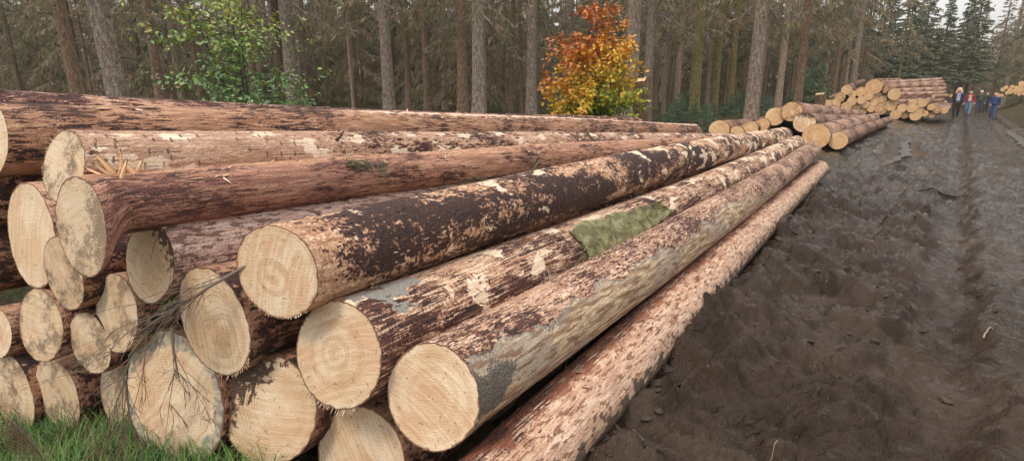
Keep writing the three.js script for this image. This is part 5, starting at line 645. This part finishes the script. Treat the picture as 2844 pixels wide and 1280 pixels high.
function chip(label, t, q, s, c, sd) { const [x, z] = toXZ(t, q), g = new THREE.IcosahedronGeometry(1, 2), p = g.attributes.position; for (let i = 0; i < p.count; i++) { const v = V3(p.getX(i), p.getY(i), p.getZ(i)), r = 0.7 + 0.6 * fbm(v.x * 1.2 + sd, v.y, v.z * 1.2, 2); p.setXYZ(i, v.x * r * s, v.y * r * s * 0.3, v.z * r * s * 0.6); } const m = part('flat_stone', mergeVertices(g.deleteAttribute('normal').deleteAttribute('uv')), new THREE.MeshStandardMaterial({ color: new THREE.Color().setRGB(...c), roughness: 0.85 }), scene); m.geometry.computeVertexNormals(); m.name = numbered('flat_stone'); m.position.set(x, ground(t, q) + s * 0.12, z); m.rotation.y = sd * 2; m.userData = { label, category: 'stone' }; }
chip('flat buff stone in the mud beside the half-buried log', 1.78, -0.68, 0.05, [0.26, 0.22, 0.17], 1); chip('small pale stone lying out on the churned track', 4.05, -0.28, 0.04, [0.3, 0.24, 0.17], 2); chip('tiny pale stone between clods at the log foot', 1.5, -0.84, 0.018, [0.34, 0.31, 0.27], 3);
// ---------------------------------------------------------------- walkers
const capD = (p, a, b, ra, rb, sz = 1) => { const bx2 = b[0] - a[0], by2 = b[1] - a[1], bz2 = (b[2] - a[2]) / sz, px = p[0] - a[0], py = p[1] - a[1], pz = (p[2] - a[2]) / sz, t = clamp((px * bx2 + py * by2 + pz * bz2) / (bx2 * bx2 + by2 * by2 + bz2 * bz2 + 1e-9)); return Math.hypot(px - bx2 * t, py - by2 * t, pz - bz2 * t) - lerp(ra, rb, t); };
const smin = (a, b, k) => { const h = clamp(0.5 + 0.5 * (b - a) / k); return lerp(b, a, h) - k * h * (1 - h); };
function meshField(f, c, half, res) {
  const mc = new MarchingCubes(res, woodMat, false, false, 60000); mc.isolation = 0; const hs = res / 2, p = [0, 0, 0];
  for (let z = 0; z < res; z++) for (let y = 0; y < res; y++) for (let x = 0; x < res; x++) { p[0] = c[0] + (x - hs) / hs * half; p[1] = c[1] + (y - hs) / hs * half; p[2] = c[2] + (z - hs) / hs * half; mc.field[x + y * res + z * res * res] = -f(p); }
  mc.update(); const n = mc.count, pos = new Float32Array(n * 3); for (let i = 0; i < n; i++) { pos[i * 3] = c[0] + mc.positionArray[i * 3] * half; pos[i * 3 + 1] = c[1] + mc.positionArray[i * 3 + 1] * half; pos[i * 3 + 2] = c[2] + mc.positionArray[i * 3 + 2] * half; }
  let g = new THREE.BufferGeometry(); g.setAttribute('position', new THREE.BufferAttribute(pos, 3)); g = mergeVertices(g, 1e-4); g.computeVertexNormals(); return g;
}
const cloth = (r, g, b) => new THREE.MeshStandardMaterial({ color: RGB(r, g, b), roughness: 0.9 }), skinMat = new THREE.MeshStandardMaterial({ color: RGB(214, 160, 136), roughness: 0.6 }), eyeMat = new THREE.MeshStandardMaterial({ color: RGB(40, 30, 28), roughness: 0.4 });
function walker({ label, pos, h, turn, step, jacket, shirt, trousers, hair, long, open, belly = 0, armBend = 0 }) {
  const g = thing('person', label, 'person', pos, 'walkers coming along the track'), s = h / 1.7; g.scale.setScalar(s); g.rotation.y = turn;
  const st = step, hipY = 0.9, J = { knee: [[-0.1, 0.5, 0.1 * st + 0.03], [0.1, 0.5, -0.06 * st + 0.04]], ank: [[-0.09, 0.09 + (st < 0 ? 0.05 : 0), 0.2 * st - 0.02], [0.09, 0.09 + (st > 0 ? 0.06 : 0), -0.22 * st - 0.02]], sh: [[-0.185, 1.38, -0.01], [0.185, 1.38, -0.01]], el: [[-0.27, 1.12, -0.06 - 0.06 * st], [0.27, 1.12, -0.06 + 0.06 * st]], wr: [[-0.27 + armBend * 0.1, 0.9 + armBend * 0.16, 0.05 - 0.09 * st + armBend * 0.12], [0.27, 0.9, 0.05 + 0.09 * st]] };
  const torso = (p, e) => { let d = capD(p, [0, 0.98, 0.0], [0, 1.25, 0], 0.155 + e + belly, 0.165 + e, 0.72); d = smin(d, capD(p, [-0.1, 1.36, -0.01], [0.1, 1.36, -0.01], 0.095 + e, 0.095 + e), 0.08); return belly ? smin(d, capD(p, [0, 1.05, 0.08], [0, 1.12, 0.08], 0.1 + e + belly, 0.08 + e, 1), 0.06) : d; };
  const arm = (p, i, e, from = 0) => Math.min(capD(p, J.sh[i], J.el[i], 0.066 + e, 0.05 + e), capD(p, J.el[i], J.wr[i], 0.048 + e, 0.034 + e));
  const leg = (p, i, e) => { const hp = [i ? 0.095 : -0.095, hipY, 0]; return smin(capD(p, hp, J.knee[i], 0.098 + e, 0.068 + e), capD(p, J.knee[i], J.ank[i], 0.066 + e, 0.05 + e), 0.04); };
  const head = (p) => { let d = Math.hypot(p[0] / 0.92, (p[1] - 1.595) / 1.2, (p[2] - 0.02)) * 0.95 - 0.088; d = smin(d, capD(p, [0, 1.53, 0.045], [0, 1.56, 0.03], 0.05, 0.06), 0.03); d = smin(d, capD(p, [0, 1.6, 0.105], [0, 1.565, 0.125], 0.009, 0.017), 0.015); for (const q of [-1, 1]) d = smin(d, capD(p, [q * 0.085, 1.6, 0.01], [q * 0.088, 1.57, 0.012], 0.016, 0.012), 0.01); d = smin(d, capD(p, [-0.02, 1.533, 0.098], [0.02, 1.533, 0.098], 0.006, 0.006), 0.008); return smin(d, capD(p, [0, 1.38, -0.01], [0, 1.5, 0.005], 0.058, 0.052), 0.03); };
  const hand = (i) => (p) => { const w = J.wr[i], sg = i ? 1 : -1; let d = capD(p, w, [w[0], w[1] - 0.09, w[2] + 0.02], 0.026, 0.034, 0.8); for (let f = 0; f < 4; f++) { const o = (f - 1.5) * 0.019, l = [0.062, 0.075, 0.07, 0.054][f], k0 = [w[0], w[1] - 0.1, w[2] + 0.02 - o], k1 = [w[0] - sg * 0.012, w[1] - 0.1 - l * 0.55, w[2] + 0.026 - o * 1.1], k2 = [w[0] - sg * 0.036, w[1] - 0.1 - l, w[2] + 0.024 - o * 1.1]; d = Math.min(d, Math.min(capD(p, k0, k1, 0.0095, 0.009), capD(p, k1, k2, 0.009, 0.0075))); } const t0 = [w[0] - sg * 0.01, w[1] - 0.04, w[2] + 0.05], t1 = [w[0] - sg * 0.025, w[1] - 0.085, w[2] + 0.075]; return smin(d, capD(p, t0, t1, 0.014, 0.009), 0.01); };
  const bodyF = (p) => Math.min(smin(torso(p, -0.03), smin(leg(p, 0, -0.025), leg(p, 1, -0.025), 0.02), 0.05), arm(p, 0, -0.018), arm(p, 1, -0.018));
  const hc = (i) => [J.wr[i][0], J.wr[i][1] - 0.07, J.wr[i][2] + 0.03];
  const body = part('body', mergeGeometries([meshField(bodyF, [0, 0.78, 0], 0.88, 54), meshField(head, [0, 1.55, 0.01], 0.2, 44), meshField(hand(0), hc(0), 0.13, 40), meshField(hand(1), hc(1), 0.13, 40)]), skinMat, g);
  part('trousers', meshField((p) => Math.max(smin(smin(leg(p, 0, 0.012), leg(p, 1, 0.012), 0.04), capD(p, [0, 0.92, 0], [0, 1.0, 0], 0.15 + belly * 0.6, 0.15 + belly * 0.6, 0.75), 0.06), p[1] - 1.02, 0.07 - p[1]), [0, 0.56, 0], 0.62, 56), cloth(...trousers), g);
  part('jacket', meshField((p) => { let d = Math.min(smin(torso(p, 0.014), Math.min(arm(p, 0, 0.013), arm(p, 1, 0.013)), 0.03)); d = Math.max(d, 0.84 - p[1], p[1] - 1.47); for (const i of [0, 1]) { const w = J.wr[i]; d = Math.max(d, 0.045 - Math.hypot(p[0] - w[0], p[1] - w[1] + 0.04, p[2] - w[2])); } if (open) d = Math.max(d, Math.min(0.085 - Math.abs(p[0] - 0.01), p[2] + 0.0) * 1); return Math.max(d, 0.062 - Math.hypot(p[0], (p[1] - 1.47) * 0.8, p[2] - 0.01)); }, [0, 1.14, 0], 0.44, 60), cloth(...jacket), g);
  if (open) part('shirt', meshField((p) => Math.max(torso(p, 0.004), 0.86 - p[1], p[1] - 1.43, 0.07 - Math.hypot(p[0], (p[1] - 1.46) * 0.9, p[2] - 0.03)), [0, 1.14, 0], 0.36, 44), cloth(...shirt), g);
  for (const i of [0, 1]) { const a = J.ank[i]; part('shoe', meshField((p) => Math.max(smin(capD(p, [a[0], a[1] - 0.035, a[2] - 0.03], [a[0] * 1.15, a[1] - 0.045, a[2] + 0.14], 0.045, 0.036), capD(p, [a[0], a[1] + 0.03, a[2]], [a[0], a[1] - 0.03, a[2]], 0.05, 0.045), 0.03), a[1] - 0.088 - p[1]), [a[0], a[1], a[2] + 0.05], 0.2, 34), cloth(48, 42, 40), g); part('eye', new THREE.SphereGeometry(0.011, 8, 6).translate(i ? 0.032 : -0.032, 1.605, 0.098), eyeMat, body); }
  part('hair', meshField((p) => { const n = long ? 0.03 * (vn(p[0] * 26 + 3, p[1] * 26, p[2] * 26) - 0.5) : 0.008 * (vn(p[0] * 60, p[1] * 60, p[2] * 60) - 0.5); let d = Math.hypot(p[0] / 0.95, (p[1] - 1.615) / 1.12, p[2] + 0.005) - (long ? 0.118 : 0.099) + n; if (long) d = smin(d, capD(p, [-0.1, 1.6, -0.01], [-0.125, 1.44, 0.0], 0.05, 0.045), 0.03), d = smin(d, capD(p, [0.1, 1.6, -0.01], [0.125, 1.44, 0.0], 0.05, 0.045), 0.03), d = smin(d, capD(p, [0, 1.6, -0.05], [0, 1.45, -0.06], 0.09, 0.08), 0.03), d += n * 0.6; const face = Math.hypot(p[0] / 0.95, (p[1] - 1.575) / 1.35, (p[2] - 0.11) / 1.1) - 0.078; return Math.max(d, -face, (long ? 1.38 : 1.545) - p[1]); }, [0, 1.56, 0], 0.24, 46), cloth(...hair), g);
  return g;
}
const face2 = (x, z) => Math.atan2(-x, -z) ;
const on = (x, z) => [x, gh(x, z) - 0.005, z];
walker({ label: 'woman with long fair hair in open navy jacket, grey shirt and black trousers', pos: on(26.64, -34.1), h: 1.74, turn: face2(26, -34), step: 0.7, jacket: [36, 48, 78], shirt: [150, 152, 158], trousers: [34, 32, 36], hair: [226, 200, 166], long: true, open: true, belly: 0.03 });
walker({ label: 'man in open red jacket, pale shirt and light blue jeans', pos: on(31.6, -39.4), h: 1.62, turn: face2(31, -39), step: -0.6, jacket: [150, 36, 50], shirt: [178, 170, 158], trousers: [110, 134, 170], hair: [140, 122, 112], open: true, belly: 0.03 });
walker({ label: 'white-haired man in dark green-grey jacket beside the red jacket', pos: on(32.75, -39.9), h: 1.66, turn: face2(32, -39), step: 0.5, jacket: [66, 66, 64], shirt: [90, 90, 90], trousers: [58, 66, 90], hair: [226, 214, 208], belly: 0.02 });
walker({ label: 'person in black jacket and black trousers behind the blue jacket', pos: on(37.6, -45.2), h: 1.6, turn: face2(37, -45), step: 0.5, jacket: [36, 38, 36], shirt: [40, 40, 40], trousers: [34, 34, 36], hair: [54, 64, 50] });
const blueMan = walker({ label: 'bald man in bright blue jacket and blue jeans', pos: on(30.3, -35.8), h: 1.58, turn: face2(30, -35), step: -0.6, jacket: [34, 58, 104], shirt: [40, 50, 80], trousers: [58, 84, 126], hair: [206, 168, 150], belly: 0.03, armBend: 0.8 });
{ const m = part('folded_paper', new THREE.BoxGeometry(0.012, 0.17, 0.13), new THREE.MeshStandardMaterial({ color: RGB(236, 236, 232), roughness: 0.7 }), scene); m.name = 'folded_paper'; blueMan.updateMatrixWorld(true); const v = V3(-0.2, 0.9, 0.2).applyMatrix4(blueMan.matrixWorld); m.position.copy(v); m.rotation.set(0.3, 0.4, 0.5); m.userData = { label: 'folded white paper held by the man in blue', category: 'paper' }; }
{ const x = 33.2, z = -43.2, g = thing('marker_post', 'small yellow marker board on a post behind the woman', 'sign', [x, gh(x, z), z]); part('post', new THREE.CylinderGeometry(0.035, 0.04, 1.35, 10).translate(0, 0.65, 0), TRUNK.brown, g); part('board', new THREE.CylinderGeometry(0.14, 0.14, 0.02, 6).rotateX(Math.PI / 2).translate(0, 1.3, 0.045), new THREE.MeshStandardMaterial({ color: RGB(214, 160, 40), roughness: 0.6 }), g); g.rotation.y = face2(x, z); }
console.log('walkers built');
scene.traverse((o) => { if (o.isMesh) { o.castShadow = true; o.receiveShadow = true; } });
renderer.render(scene, camera);
